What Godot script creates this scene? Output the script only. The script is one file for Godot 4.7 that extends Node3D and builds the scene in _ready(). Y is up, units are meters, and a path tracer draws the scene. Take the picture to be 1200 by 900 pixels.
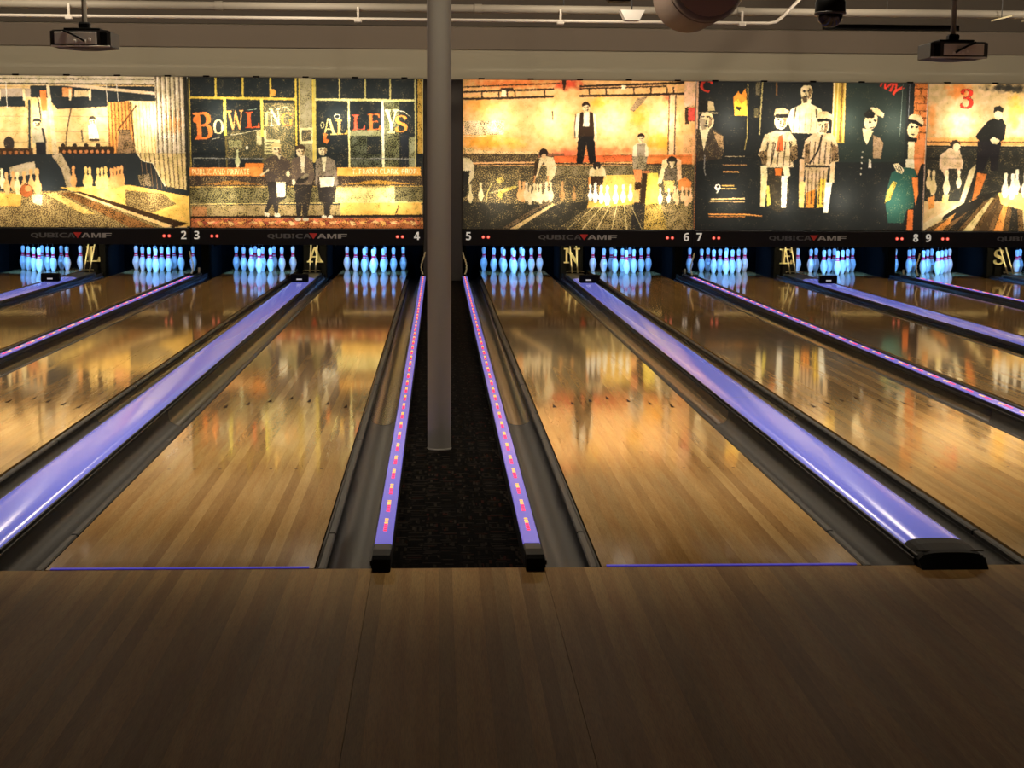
extends Node3D
# Bowling centre: lanes run along -z from the foul line (z = 0), x = 0 is the middle of the carpeted aisle.

const LC := [-6.32, -4.516, -2.906, -1.1145, 1.1145, 2.904, 4.503, 6.302, 7.9325, 9.73]
const LW := 1.0668
const MASK_Z := -16.85
const UNIT := [[-7.2, -3.737], [-3.733, -0.307], [0.272, 3.723], [3.727, 7.205], [7.209, 10.68]]
const UNIT_TOP := 2.94
const UNIT_LOW := 0.757

const WORDS := ["one", "two", "three", "four", "five", "six", "seven", "eight", "nine", "ten"]

var taken := {}
var M := {}
var rng := RandomNumberGenerator.new()

func _ready():
	rng.seed = 7
	# ---- camera
	var cam := Camera3D.new()
	cam.name = "camera"
	cam.fov = 28.15
	cam.position = Vector3(-0.0792, 1.5776, 6.0225)
	cam.rotation_degrees = Vector3(-7.83, -2.76, 0.344)
	cam.near = 0.05
	cam.far = 100.0
	add_child(cam)
	cam.current = true
	# ---- environment (a closed room: no sky comes in)
	var env := Environment.new()
	env.background_mode = Environment.BG_COLOR
	env.background_color = Color(0.0, 0.0, 0.0)
	env.tonemap_mode = Environment.TONE_MAPPER_LINEAR
	env.tonemap_exposure = 1.0
	env.sdfgi_enabled = true
	env.ssao_enabled = true
	env.ssil_enabled = true
	var we := WorldEnvironment.new()
	we.name = "environment"
	we.environment = env
	add_child(we)
	make_materials()
	# ---- ceiling lamps above the lanes, out of the frame
	for x in [-6.6, -4.4, -2.2, 2.2, 4.4, 6.6, 8.8]: ceiling_lamp(Vector3(x, 4.55, -2.35), 13.0, 34.0)
	ceiling_lamp(Vector3(0, 4.55, -1.9), 8.0, 35.0)
	for x in [-5.4, -2.0, 2.0, 5.4, 8.8]: ceiling_lamp(Vector3(x, 4.55, -5.2), 6.0, 44.0)
	for x in [-8.6, -5.2, -1.8, 1.8, 5.2, 8.6]: globe_lamp(Vector3(x, 4.35, -13.6), 2.9)
	structure()
	approach()
	for n in 10: lane(n)
	gutters()
	dividers()
	murals()
	pins()
	column()
	far_end()
	overhead()

# ---------------------------------------------------------------- helpers
func numbered(called: String) -> String:
	var n: int = taken.get(called, 0)
	taken[called] = n + 1
	return called if n == 0 else "%s_%03d" % [called, n]

func tag(o, label: String, category: String, group := ""):
	o.set_meta("label", label)
	o.set_meta("category", category)
	if group != "": o.set_meta("group", group)

func thing(called: String, at: Vector3, label: String, category: String, group := "") -> Node3D:
	var o := Node3D.new()
	o.name = numbered(called)
	o.position = at
	add_child(o)
	tag(o, label, category, group)
	return o

func part(called: String, mesh: Mesh, mat: Material, parent: Node, at := Vector3.ZERO, rot := Vector3.ZERO) -> MeshInstance3D:
	var o := MeshInstance3D.new()
	o.name = called
	o.mesh = mesh
	o.material_override = mat
	o.position = at
	o.rotation_degrees = rot
	parent.add_child(o, true)
	return o

func struct(called: String, mesh: Mesh, mat: Material, at := Vector3.ZERO) -> MeshInstance3D:
	var o := part(called, mesh, mat, self, at)
	o.set_meta("kind", "structure")
	return o

func col(r, g, b) -> Color:
	return Color8(int(r), int(g), int(b))

func mat(c: Color, rough := 0.7, metal := 0.0) -> StandardMaterial3D:
	var m := StandardMaterial3D.new()
	m.albedo_color = c
	m.roughness = rough
	m.metallic = metal
	return m

func glow(c: Color, e: Color, energy: float, rough := 0.5) -> StandardMaterial3D:
	var m := mat(c, rough)
	m.emission_enabled = true
	m.emission = e
	m.emission_energy_multiplier = energy
	return m

func noise_tex(freq: float, ramp: Array, seed_: int, oct := 4, size := 512) -> NoiseTexture2D:
	var n := FastNoiseLite.new()
	n.seed = seed_
	n.noise_type = FastNoiseLite.TYPE_SIMPLEX_SMOOTH
	n.frequency = freq
	n.fractal_octaves = oct
	var t := NoiseTexture2D.new()
	t.width = size
	t.height = size
	t.seamless = true
	t.noise = n
	var g := Gradient.new()
	g.offsets = PackedFloat32Array([0.0, 0.5, 1.0])
	g.colors = PackedColorArray(ramp)
	t.color_ramp = g
	return t

func quad(st: SurfaceTool, a: Vector3, b: Vector3, c: Vector3, d: Vector3, uv := [Vector2(0, 0), Vector2(1, 0), Vector2(1, 1), Vector2(0, 1)]):
	# a b c d clockwise seen from outside
	var n := (c - a).cross(b - a).normalized()
	var p := [a, b, c, d]
	for i in [0, 1, 2, 0, 2, 3]:
		st.set_normal(n)
		st.set_uv(uv[i])
		st.add_vertex(p[i])

func begin() -> SurfaceTool:
	var st := SurfaceTool.new()
	st.begin(Mesh.PRIMITIVE_TRIANGLES)
	return st

func cbox(s: Vector3, bev := 0.004) -> ArrayMesh:
	var st := begin()
	add_cbox(st, s, bev, Vector3.ZERO)
	return st.commit()

func add_cbox(st: SurfaceTool, s: Vector3, bev: float, at: Vector3):
	# a box with chamfered edges
	var h := s / 2.0
	bev = minf(bev, minf(h.x, minf(h.y, h.z)) * 0.9)
	for ax in 3:
		for sg in [-1.0, 1.0]:
			var n := Vector3.ZERO
			n[ax] = sg
			var u := (ax + 1) % 3
			var v := (ax + 2) % 3
			var q := []
			for c in [[-1, -1], [1, -1], [1, 1], [-1, 1]]:
				var p := Vector3.ZERO
				p[ax] = sg * h[ax]
				p[u] = c[0] * (h[u] - bev)
				p[v] = c[1] * (h[v] - bev)
				q.append(p + at)
			face(st, q, n)
	for ax in 3:
		var u := (ax + 1) % 3
		var v := (ax + 2) % 3
		for su in [-1.0, 1.0]:
			for sv in [-1.0, 1.0]:
				var q := []
				for c in [[-1, 0], [1, 0], [1, 1], [-1, 1]]:
					var p := Vector3.ZERO
					p[ax] = c[0] * (h[ax] - bev)
					p[u] = su * (h[u] - (bev if c[1] == 0 else 0.0))
					p[v] = sv * (h[v] - (0.0 if c[1] == 0 else bev))
					q.append(p + at)
				var n := Vector3.ZERO
				n[u] = su
				n[v] = sv
				face(st, q, n.normalized())
	for sx in [-1.0, 1.0]:
		for sy in [-1.0, 1.0]:
			for sz in [-1.0, 1.0]:
				var sg := Vector3(sx, sy, sz)
				var c := sg * h
				var q := [c - Vector3(0, sy, sz) * bev + at, c - Vector3(sx, 0, sz) * bev + at, c - Vector3(sx, sy, 0) * bev + at]
				face(st, q, sg.normalized())

func face(st: SurfaceTool, q: Array, n: Vector3):
	# wind clockwise seen along -n
	var w: Vector3 = (q[1] - q[0]).cross(q[2] - q[0])
	if w.dot(n) > 0.0: q.reverse()
	for i in range(1, q.size() - 1):
		for p in [q[0], q[i], q[i + 1]]:
			st.set_normal(n)
			st.set_uv(Vector2(p.x + p.z, p.y))
			st.add_vertex(p)

func lathe(profile: Array, seg := 20) -> ArrayMesh:
	# profile: Vector2(radius, y), bottom to top
	var st := begin()
	var nr := []
	for i in profile.size():
		var a: Vector2 = profile[maxi(i - 1, 0)]
		var b: Vector2 = profile[mini(i + 1, profile.size() - 1)]
		var d := (b - a).normalized()
		nr.append(Vector2(d.y, -d.x))
	for i in profile.size() - 1:
		for j in seg:
			var q := []
			for e in [[i, j], [i + 1, j], [i + 1, j + 1], [i, j + 1]]:
				var t: float = TAU * e[1] / seg
				var p: Vector2 = profile[e[0]]
				var n2: Vector2 = nr[e[0]]
				q.append([Vector3(p.x * cos(t), p.y, p.x * sin(t)), Vector3(n2.x * cos(t), n2.y, n2.x * sin(t)), Vector2(float(e[1]) / seg, p.y)])
			for m in [0, 2, 1, 0, 3, 2]:
				st.set_normal(q[m][1])
				st.set_uv(q[m][2])
				st.add_vertex(q[m][0])
	return st.commit()

func sweep_z(profile: Array, z0: float, z1: float, closed := false, smooth := false, caps := false) -> ArrayMesh:
	# profile points (x, y) carried along z
	var st := begin()
	var n := profile.size()
	var last := n if closed else n - 1
	var norm := []
	for i in last:
		var a: Vector2 = profile[i]
		var b: Vector2 = profile[(i + 1) % n]
		var d := (b - a).normalized()
		norm.append(Vector3(-d.y, d.x, 0))
	for i in last:
		var a: Vector2 = profile[i]
		var b: Vector2 = profile[(i + 1) % n]
		var na: Vector3 = norm[i]
		var nb: Vector3 = norm[i]
		if smooth:
			if i > 0 or closed: na = (norm[i] + norm[(i - 1 + last) % last]).normalized()
			if i < last - 1 or closed: nb = (norm[i] + norm[(i + 1) % last]).normalized()
		var q := [[Vector3(a.x, a.y, z0), na], [Vector3(a.x, a.y, z1), na], [Vector3(b.x, b.y, z1), nb], [Vector3(b.x, b.y, z0), nb]]
		var w: Vector3 = (q[1][0] - q[0][0]).cross(q[2][0] - q[0][0])
		var order := [0, 1, 2, 0, 2, 3] if w.dot(norm[i]) < 0.0 else [0, 2, 1, 0, 3, 2]
		for m in order:
			st.set_normal(q[m][1])
			st.set_uv(Vector2(q[m][0].x, q[m][0].z))
			st.add_vertex(q[m][0])
	if caps:
		var pts := PackedVector2Array(profile)
		var tri := Geometry2D.triangulate_polygon(pts)
		for side in [[z0, 1.0 if z0 > z1 else -1.0], [z1, 1.0 if z1 > z0 else -1.0]]:
			for t in range(0, tri.size(), 3):
				var q := []
				for m in 3: q.append(Vector3(pts[tri[t + m]].x, pts[tri[t + m]].y, side[0]))
				face(st, q, Vector3(0, 0, side[1]))
	return st.commit()

func tube(path: Array, r: float, seg := 8) -> ArrayMesh:
	var st := begin()
	var rings := []
	for i in path.size():
		var a: Vector3 = path[maxi(i - 1, 0)]
		var b: Vector3 = path[mini(i + 1, path.size() - 1)]
		var d := (b - a).normalized()
		var u := d.cross(Vector3(0.13, 0.31, 0.94)).normalized()
		if absf(d.dot(Vector3(0.13, 0.31, 0.94))) > 0.95: u = d.cross(Vector3(1, 0, 0)).normalized()
		var v := d.cross(u).normalized()
		var ring := []
		for j in seg + 1:
			var t := TAU * j / seg
			var n := u * cos(t) + v * sin(t)
			ring.append([path[i] + n * r, n])
		rings.append(ring)
	for i in path.size() - 1:
		for j in seg:
			var q := [rings[i][j], rings[i][j + 1], rings[i + 1][j + 1], rings[i + 1][j]]
			for m in [0, 2, 1, 0, 3, 2]:
				st.set_normal(q[m][1])
				st.set_uv(Vector2(q[m][0].x, q[m][0].y))
				st.add_vertex(q[m][0])
	for e in [0, path.size() - 1]:
		var q := []
		for j in seg: q.append(rings[e][j][0])
		var n: Vector3 = (path[0] - path[1]) if e == 0 else (path[-1] - path[-2])
		face(st, q, n.normalized())
	return st.commit()

func text_mesh(s: String, size: float, depth: float, serif := false) -> TextMesh:
	var f := SystemFont.new()
	f.font_names = PackedStringArray(["Droid Serif" if serif else "Droid Sans"])
	f.font_weight = 700
	var t := TextMesh.new()
	t.text = s
	t.font = f
	t.font_size = 48
	t.pixel_size = size / 48.0
	t.depth = depth
	t.curve_step = 1.0
	return t

func lane_phrase(n: int) -> String:
	if n == 0: return "of the leftmost lane"
	if n == 9: return "of the rightmost lane"
	return "under number " + WORDS[n]

# ---------------------------------------------------------------- materials
func make_materials():
	M.wood = []
	var ramp := [col(200, 155, 92), col(214, 172, 107), col(224, 186, 121)]
	var grain := noise_tex(0.012, ramp, 3, 5)
	var fine := noise_tex(0.05, [col(212, 212, 212), col(240, 240, 240), col(255, 255, 255)], 9, 3)
	for k in 6:
		var m := StandardMaterial3D.new()
		var t: float = [0.88, 0.94, 1.0, 0.90, 0.97, 0.85][k]
		var w: float = [1.0, 1.0, 1.0, 0.97, 0.98, 0.96][k]
		m.albedo_color = Color(t, t * w, t * w * w)
		m.albedo_texture = grain
		m.uv1_scale = Vector3(3.0, 0.22, 1)
		m.uv1_offset = Vector3(0.17 * k, 0.31 * k, 0)
		m.detail_enabled = true
		m.detail_blend_mode = BaseMaterial3D.BLEND_MODE_MUL
		m.detail_albedo = fine
		m.detail_uv_layer = BaseMaterial3D.DETAIL_UV_2
		m.uv2_scale = Vector3(9.0, 0.5, 1)
		m.roughness = 0.065
		M.wood.append(m)
	M.floor_wood = []
	for k in 6:
		var m: StandardMaterial3D = M.wood[k].duplicate()
		m.roughness = 0.5
		m.metallic_specular = 0.18
		M.floor_wood.append(m)
	M.gutter = mat(col(31, 31, 30), 0.5)
	M.gutter_far = mat(col(38, 37, 36), 0.26)
	M.rail = mat(col(13, 13, 13), 0.5)
	M.black = mat(col(9, 9, 9), 0.55)
	M.black.metallic_specular = 0.25
	M.black_gloss = mat(col(10, 10, 11), 0.18)
	M.purple = glow(col(112, 118, 214), col(110, 117, 216), 0.52, 0.15)
	M.led_base = glow(col(128, 122, 214), col(118, 112, 226), 0.55, 0.2)
	M.led_red = glow(col(200, 30, 50), col(255, 38, 70), 1.5)
	M.led_yellow = glow(col(210, 160, 50), col(255, 190, 60), 1.3)
	M.led_foul = glow(col(80, 70, 190), col(84, 74, 226), 0.32)
	M.arrow = mat(col(52, 32, 18), 0.6)
	M.arrow.metallic_specular = 0.1
	M.steel = mat(col(150, 146, 138), 0.38, 0.7)
	M.cream = mat(col(226, 216, 176), 0.55)
	M.letter = mat(col(222, 210, 156), 0.6)
	M.wall = mat(col(180, 172, 150), 0.85)
	M.bulkhead = mat(col(134, 122, 108), 0.85)
	M.ceiling = mat(col(92, 84, 74), 0.9)
	M.side = mat(col(72, 64, 56), 0.9)
	M.column = mat(col(166, 162, 152), 0.55)
	M.pipe = mat(col(150, 143, 130), 0.6)
	M.conduit = mat(col(206, 198, 186), 0.5)
	M.duct = mat(col(98, 84, 74), 0.8)
	M.duct_cap_lit = mat(col(176, 148, 128), 0.8)  # duct colour lightened to stand in for light on the end face
	M.kick = mat(col(20, 20, 20), 0.8)
	M.kick.metallic_specular = 0.12
	M.pit = mat(col(6, 6, 7), 0.9)
	M.pit.metallic_specular = 0.1
	M.fascia = mat(col(15, 15, 15), 0.42)
	M.grey_panel = mat(col(64, 60, 56), 0.7)
	M.digit = glow(col(240, 237, 228), col(240, 236, 224), 0.28)
	M.logo_dark = mat(col(104, 104, 104), 0.5)
	M.logo_light = mat(col(176, 174, 170), 0.5)
	M.logo_red = mat(col(206, 60, 52), 0.5)
	M.dot = glow(col(200, 60, 50), col(255, 70, 55), 0.75)
	M.dot_core = glow(col(230, 150, 140), col(255, 170, 150), 0.75)
	M.pin = mat(col(238, 238, 240), 0.25)
	M.stripe = mat(col(250, 28, 74), 0.3)
	M.cord = mat(col(90, 90, 92), 0.8)
	M.projector = mat(col(206, 201, 192), 0.5)
	M.dark_grey = mat(col(44, 43, 42), 0.5)
	M.box_white = mat(col(225, 222, 214), 0.8)
	M.box_grey = mat(col(150, 148, 144), 0.9)
	M.bulb = glow(col(255, 240, 220), col(255, 226, 180), 2.0)
	M.lamp_face = glow(col(255, 240, 220), col(255, 214, 160), 3.0)
	M.deck_tube = glow(col(250, 235, 190), col(255, 214, 130), 2.4)
	M.deck_blue = glow(col(150, 190, 255), col(110, 170, 255), 1.0)
	M.carpet = carpet_material()

func carpet_material() -> StandardMaterial3D:
	var im := Image.create(512, 512, false, Image.FORMAT_RGB8)
	im.fill(col(8, 7, 6))
	var r := RandomNumberGenerator.new()
	r.seed = 5
	for gy in 16:
		for gx in 16:
			var up := (gx + gy) % 2 == 0 if r.randf() < 0.7 else r.randf() < 0.5
			for k in 6:
				var v := pow(r.randf(), 1.6) * 2.4 + 0.15
				var c := col(18 * v, 16 * v, 14 * v)
				if r.randf() < 0.06: c = col(44, 22, 18)
				var o := r.randi_range(0, 30)
				var ln := r.randi_range(14, 34)
				if up: im.fill_rect(Rect2i(gx * 32 + o, gy * 32 + r.randi_range(0, 8), 5, ln), c)
				else: im.fill_rect(Rect2i(gx * 32 + r.randi_range(0, 8), gy * 32 + o, ln, 5), c)
	var m := StandardMaterial3D.new()
	m.albedo_texture = ImageTexture.create_from_image(im)
	m.uv1_triplanar = true
	m.uv1_world_triplanar = true
	m.uv1_scale = Vector3(0.85, 0.85, 0.85)
	m.roughness = 0.95
	m.metallic_specular = 0.1
	return m

# ---------------------------------------------------------------- the room
func structure():
	var lo := Vector3(-9.0, -0.2, -20.0)
	var hi := Vector3(12.5, 4.8, 10.0)
	var mid := (lo + hi) / 2.0
	struct("floor", cbox(Vector3(hi.x - lo.x, 0.08, hi.z - lo.z), 0.002), M.pit, Vector3(mid.x, -0.24, mid.z))
	struct("ceiling", cbox(Vector3(hi.x - lo.x, 0.15, hi.z - lo.z), 0.002), M.ceiling, Vector3(mid.x, 4.875, mid.z))
	struct("wall_left", cbox(Vector3(0.15, 5.1, hi.z - lo.z), 0.002), M.side, Vector3(lo.x - 0.075, 2.35, mid.z))
	struct("wall_right", cbox(Vector3(0.15, 5.1, hi.z - lo.z), 0.002), M.side, Vector3(hi.x + 0.075, 2.35, mid.z))
	struct("wall_back", cbox(Vector3(hi.x - lo.x, 5.1, 0.15), 0.002), M.side, Vector3(mid.x, 2.35, hi.z + 0.075))
	# far wall above the machines and the drop beam over it
	struct("wall_far", cbox(Vector3(hi.x - lo.x, 4.0, 0.15), 0.002), M.wall, Vector3(mid.x, 2.8, -17.53))
	struct("trim_1", cbox(Vector3(hi.x - lo.x, 0.335, 0.03), 0.008), M.bulkhead, Vector3(mid.x, 3.5775, -17.44))
	struct("trim_2", cbox(Vector3(hi.x - lo.x, 1.05, 0.02), 0.002), M.ceiling, Vector3(mid.x, 4.28, -17.43))
	# pit behind the masking boards
	struct("wall_pit", cbox(Vector3(hi.x - lo.x, 1.1, 0.1), 0.002), M.pit, Vector3(mid.x, 0.35, -19.8))
	struct("trim_3", cbox(Vector3(hi.x - lo.x, 0.05, 2.5), 0.002), M.pit, Vector3(mid.x, 0.84, -18.6))
	# carpet in the aisle between lanes 4 and 5
	struct("floor_carpet", cbox(Vector3(0.60, 0.1, 17.0), 0.002), M.carpet, Vector3(0, -0.07, -8.5))
	# dark board between the two middle murals and down to the aisle's end
	struct("trim_4", cbox(Vector3(0.575, 2.96, 0.06), 0.006), M.grey_panel, Vector3(-0.0175, 1.46, -16.90))

func ceiling_lamp(at: Vector3, energy: float, cone: float):
	var t := thing("ceiling_lamp", at, "round white ceiling lamp hung high over the lanes, out of the picture", "lamp", "ceiling lamps over the lanes")
	part("housing", lathe([Vector2(0.02, 0.22), Vector2(0.17, 0.2), Vector2(0.19, 0.0), Vector2(0.17, 0.0)].map(func(p): return p), 20), M.box_white, t)
	part("stem", lathe([Vector2(0.015, 0.2), Vector2(0.015, 0.26)], 8), M.box_white, t)
	part("lamp_face", lathe([Vector2(0.0, 0.0), Vector2(0.165, 0.012)], 20), M.lamp_face, t)
	var s := SpotLight3D.new()
	s.name = "lamp_light"
	s.position = Vector3(0, -0.03, 0)
	s.rotation_degrees = Vector3(-90, 0, 0)
	s.spot_angle = cone
	s.spot_angle_attenuation = 0.9
	s.light_color = col(255, 236, 208)
	s.light_energy = energy
	s.light_size = 0.16
	s.spot_range = 30
	s.spot_attenuation = 2.0
	s.shadow_enabled = true
	t.add_child(s)

func globe_lamp(at: Vector3, energy: float):
	var t := thing("globe_lamp", at, "white globe lamp under the ceiling before the murals, out of the picture", "lamp", "globe lamps before the murals")
	part("globe_bulb", lathe([Vector2(0.0, -0.11), Vector2(0.06, -0.095), Vector2(0.1, -0.045), Vector2(0.11, 0.0), Vector2(0.1, 0.045), Vector2(0.06, 0.095), Vector2(0.02, 0.11)], 20), M.lamp_face, t)
	part("stem", lathe([Vector2(0.012, 0.11), Vector2(0.012, 0.45)], 8), M.box_white, t)
	var o := OmniLight3D.new()
	o.name = "lamp_light"
	o.light_color = col(255, 236, 208)
	o.light_energy = energy
	o.light_size = 0.1
	o.omni_range = 40
	o.omni_attenuation = 2.0
	o.shadow_enabled = true
	t.add_child(o)

# ---------------------------------------------------------------- floors
func board_mesh(w: float, z0: float, z1: float, off: Vector2) -> ArrayMesh:
	var st := begin()
	var h := w / 2.0
	var e := 0.0002
	var d := 0.035
	var add := func(a: Vector3, b: Vector3, c: Vector3, dd: Vector3, n: Vector3):
		var order := [a, b, c, a, c, dd] if (b - a).cross(c - a).dot(n) < 0.0 else [a, c, b, a, dd, c]
		for p in order:
			st.set_normal(n)
			st.set_uv(Vector2(p.x, p.z) + off)
			st.set_uv2(Vector2(p.x, p.z) + off * 1.7)
			st.add_vertex(p)
	add.call(Vector3(-h + e, 0, z0), Vector3(-h + e, 0, z1), Vector3(h - e, 0, z1), Vector3(h - e, 0, z0), Vector3.UP)
	for s in [-1.0, 1.0]:
		add.call(Vector3(s * (h - e), 0, z0), Vector3(s * (h - e), 0, z1), Vector3(s * h, -e, z1), Vector3(s * h, -e, z0), Vector3(s * 0.7, 0.7, 0))
		add.call(Vector3(s * h, -e, z0), Vector3(s * h, -e, z1), Vector3(s * h, -d, z1), Vector3(s * h, -d, z0), Vector3(s, 0, 0))
	add.call(Vector3(-h, 0, z0), Vector3(h, 0, z0), Vector3(h, -d, z0), Vector3(-h, -d, z0), Vector3(0, 0, 1))
	add.call(Vector3(-h, 0, z1), Vector3(h, 0, z1), Vector3(h, -d, z1), Vector3(-h, -d, z1), Vector3(0, 0, -1))
	st.generate_tangents()
	return st.commit()

func approach():
	var root := Node3D.new()
	root.name = "floor_approach"
	add_child(root)
	root.set_meta("kind", "structure")
	var w := 0.05334
	var meshes := []
	for k in 5: meshes.append(board_mesh(w, 7.0, 0.004, Vector2(0.37 * k, 0.71 * k)))
	var r := RandomNumberGenerator.new()
	r.seed = 21
	var last := -1
	for i in range(-96, 108):
		var x := i * w
		var v := r.randi_range(0, 5)
		if v == last: v = (v + 2) % 6
		last = v
		var o := part("board", meshes[r.randi_range(0, 4)], M.floor_wood[v], root, Vector3(x, 0, 0))
		# the laminate panels of the approach meet along the lane units' edges
		if i == 6 or i == -7:
			o.scale.x = 0.975
			o.position.x -= 0.0006
	part("underlay", cbox(Vector3(11.2, 0.1, 7.0), 0.002), M.black, root, Vector3(0.3, -0.09, 3.504))

func lane(n: int):
	var t := thing("bowling_lane", Vector3(LC[n], 0, 0), "long glossy maple bowling lane %s" % lane_phrase(n), "bowling lane", "bowling lanes")
	var w := LW / 20.0
	var r := RandomNumberGenerator.new()
	r.seed = 100 + n
	var last := -1
	if not M.has("lane_boards"):
		M.lane_boards = []
		for k in 5: M.lane_boards.append(board_mesh(w, -0.004, -19.45, Vector2(0.23 * k, 1.3 * k)))
	for i in 20:
		var v := r.randi_range(0, 5)
		if v == last: v = (v + 3) % 6
		last = v
		part("board", M.lane_boards[r.randi_range(0, 4)], M.wood[v], t, Vector3((i - 9.5) * w, 0, 0))
	part("lane_bed", cbox(Vector3(LW - 0.01, 0.1, 19.4), 0.002), M.black, t, Vector3(0, -0.086, -9.75))
	# darts set into the boards
	var dart := sweep_z([Vector2(0, 0)], 0, 1) if false else dart_mesh()
	for i in 7:
		var d := absi(i - 3)
		part("arrow_marker", dart, M.arrow, t, Vector3((i - 3) * 0.135, 0.0006, -4.70 + d * 0.13))
	for i in [-3, -2, -1, 1, 2, 3]:
		part("guide_dot", M.get_or_add("dot_mesh", lathe([Vector2(0.0095, 0), Vector2(0.0, 0.0005)], 8)), M.arrow, t, Vector3(i * 0.135, 0.0004, -2.1))
	part("foul_line_light", cbox(Vector3(LW - 0.04, 0.006, 0.022), 0.001), M.led_foul, t, Vector3(0.0, 0.0005, -0.016))

func dart_mesh() -> ArrayMesh:
	if M.has("dart"): return M.dart
	var st := begin()
	face(st, [Vector3(-0.014, 0, 0.05), Vector3(0.0, 0, -0.1), Vector3(0.014, 0, 0.05), Vector3(0.0, 0, 0.03)], Vector3.UP)
	M.dart = st.commit()
	return M.dart

# ---------------------------------------------------------------- gutters and dividers
func edges() -> Array:
	# [x of lane edge, side of the lane (+1 right, -1 left), width of the channel, lane]
	var out := []
	for n in 10:
		for s in [-1, 1]:
			var x: float = LC[n] + s * LW / 2.0
			var w := 0.235
			if s == 1 and n < 9 and n != 3:
				var half: float = (LC[n + 1] - LC[n] - LW) / 2.0
				w = half - (0.14 if n % 2 == 0 else 0.037)
			elif s == -1 and n > 0 and n != 4:
				var half: float = (LC[n] - LC[n - 1] - LW) / 2.0
				w = half - (0.14 if n % 2 == 1 else 0.037)
			out.append([x, s, w, n])
	return out

func gutters():
	for e in edges():
		var x: float = e[0]
		var s: float = e[1]
		var w: float = e[2]
		var t := thing("gutter", Vector3(x, 0, 0), "dark grey gutter along the %s edge of the lane %s" % ["right" if s > 0 else "left", lane_phrase(e[3])], "gutter", "gutters beside the lanes")
		var prof := []
		var prof2 := []
		prof.append(Vector2(s * 0.004, -0.01))
		prof.append(Vector2(s * 0.045, -0.03))
		for k in 13:
			var a := PI * k / 12.0
			var cx := 0.045 + (w - 0.055) * 0.5
			prof.append(Vector2(s * (cx - cos(a) * (w - 0.055) * 0.5), -0.032 - sin(a) * 0.055))
		prof.append(Vector2(s * (w - 0.004), 0.018))
		if s > 0: prof.reverse()
		prof2 = prof
		part("near_section", sweep_z(prof, 0.0, -4.05, false, true), M.gutter, t)
		part("far_section", sweep_z(prof2, -4.06, -18.03, false, true), M.gutter_far, t)
		# retracted bumper rail beside the lane, in jointed lengths
		var z := -0.004
		var lens := [0.62, 2.4, 2.4, 2.4, 2.4, 2.4, 2.4, 1.9]
		for l in lens:
			part("bumper_rail", M.get_or_add("rail%.2f" % l, cbox(Vector3(0.034, 0.03, l - 0.012), 0.006)), M.rail, t, Vector3(s * 0.030, -0.017, z - l / 2.0))
			z -= l
		part("side_lip", cbox(Vector3(0.008, 0.02, 17.4), 0.002), M.rail, t, Vector3(s * (w - 0.007), 0.02, -8.7))

func dividers():
	var words := ["leftmost lane and the lane two", "lanes three and four", "lanes five and six", "lanes seven and eight", "lane nine and the rightmost lane"]
	var i := 0
	for n in [0, 2, 4, 6, 8]:
		wide_divider((LC[n] + LC[n + 1]) / 2.0, words[i], "LANES"[i])
		i += 1
	led_divider((LC[1] + LC[2]) / 2.0, "between lanes two and three")
	led_divider(-0.309, "on the left side of the aisle carpet")
	led_divider(0.305, "on the right side of the aisle carpet")
	led_divider((LC[5] + LC[6]) / 2.0, "between lanes six and seven")
	led_divider((LC[7] + LC[8]) / 2.0, "between lanes eight and nine")
	# outer edges, beyond the frame
	led_divider(LC[0] - LW / 2.0 - 0.275, "at the outer side of the leftmost lane", false)
	led_divider(LC[9] + LW / 2.0 + 0.275, "at the outer side of the rightmost lane", false)

func wide_divider(x: float, where: String, _letter: String):
	var t := thing("lane_divider", Vector3(x, 0, 0), "broad purple glowing divider cap between the %s" % where, "lane divider", "broad purple dividers")
	var hw := 0.14
	part("base", sweep_z([Vector2(-hw, -0.19), Vector2(-hw, 0.042), Vector2(hw, 0.042), Vector2(hw, -0.19)], 0.0, -17.4, false, false), M.gutter, t)
	var dome := []
	for k in 13:
		var a: float = lerp(-1.0, 1.0, k / 12.0)
		dome.append(Vector2(a * (hw - 0.001), 0.036 + 0.028 * sqrt(maxf(0.0, 1.0 - pow(absf(a), 3.0)))))
	var segs := [[-0.19, -4.3], [-4.304, -8.6], [-8.604, -12.9], [-12.904, -16.3]]
	for s in segs:
		part("glowing_cap", M.get_or_add("cap%.1f" % s[1], sweep_z(dome, s[0], s[1], false, true)), M.purple, t)
	# black end piece that stands on the edge of the approach
	var e := part("end_piece", M.get_or_add("end_piece", end_piece(hw)), M.black, t)
	part("seam", M.get_or_add("end_seam", cbox(Vector3(hw * 2.0, 0.004, 0.004), 0.001)), M.black_gloss, e, Vector3(0, 0.058, 0.0))
	part("metal_deck", cbox(Vector3(hw * 1.98, 0.06, 1.2), 0.006), M.steel, t, Vector3(0, 0.026, -16.9))

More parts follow.
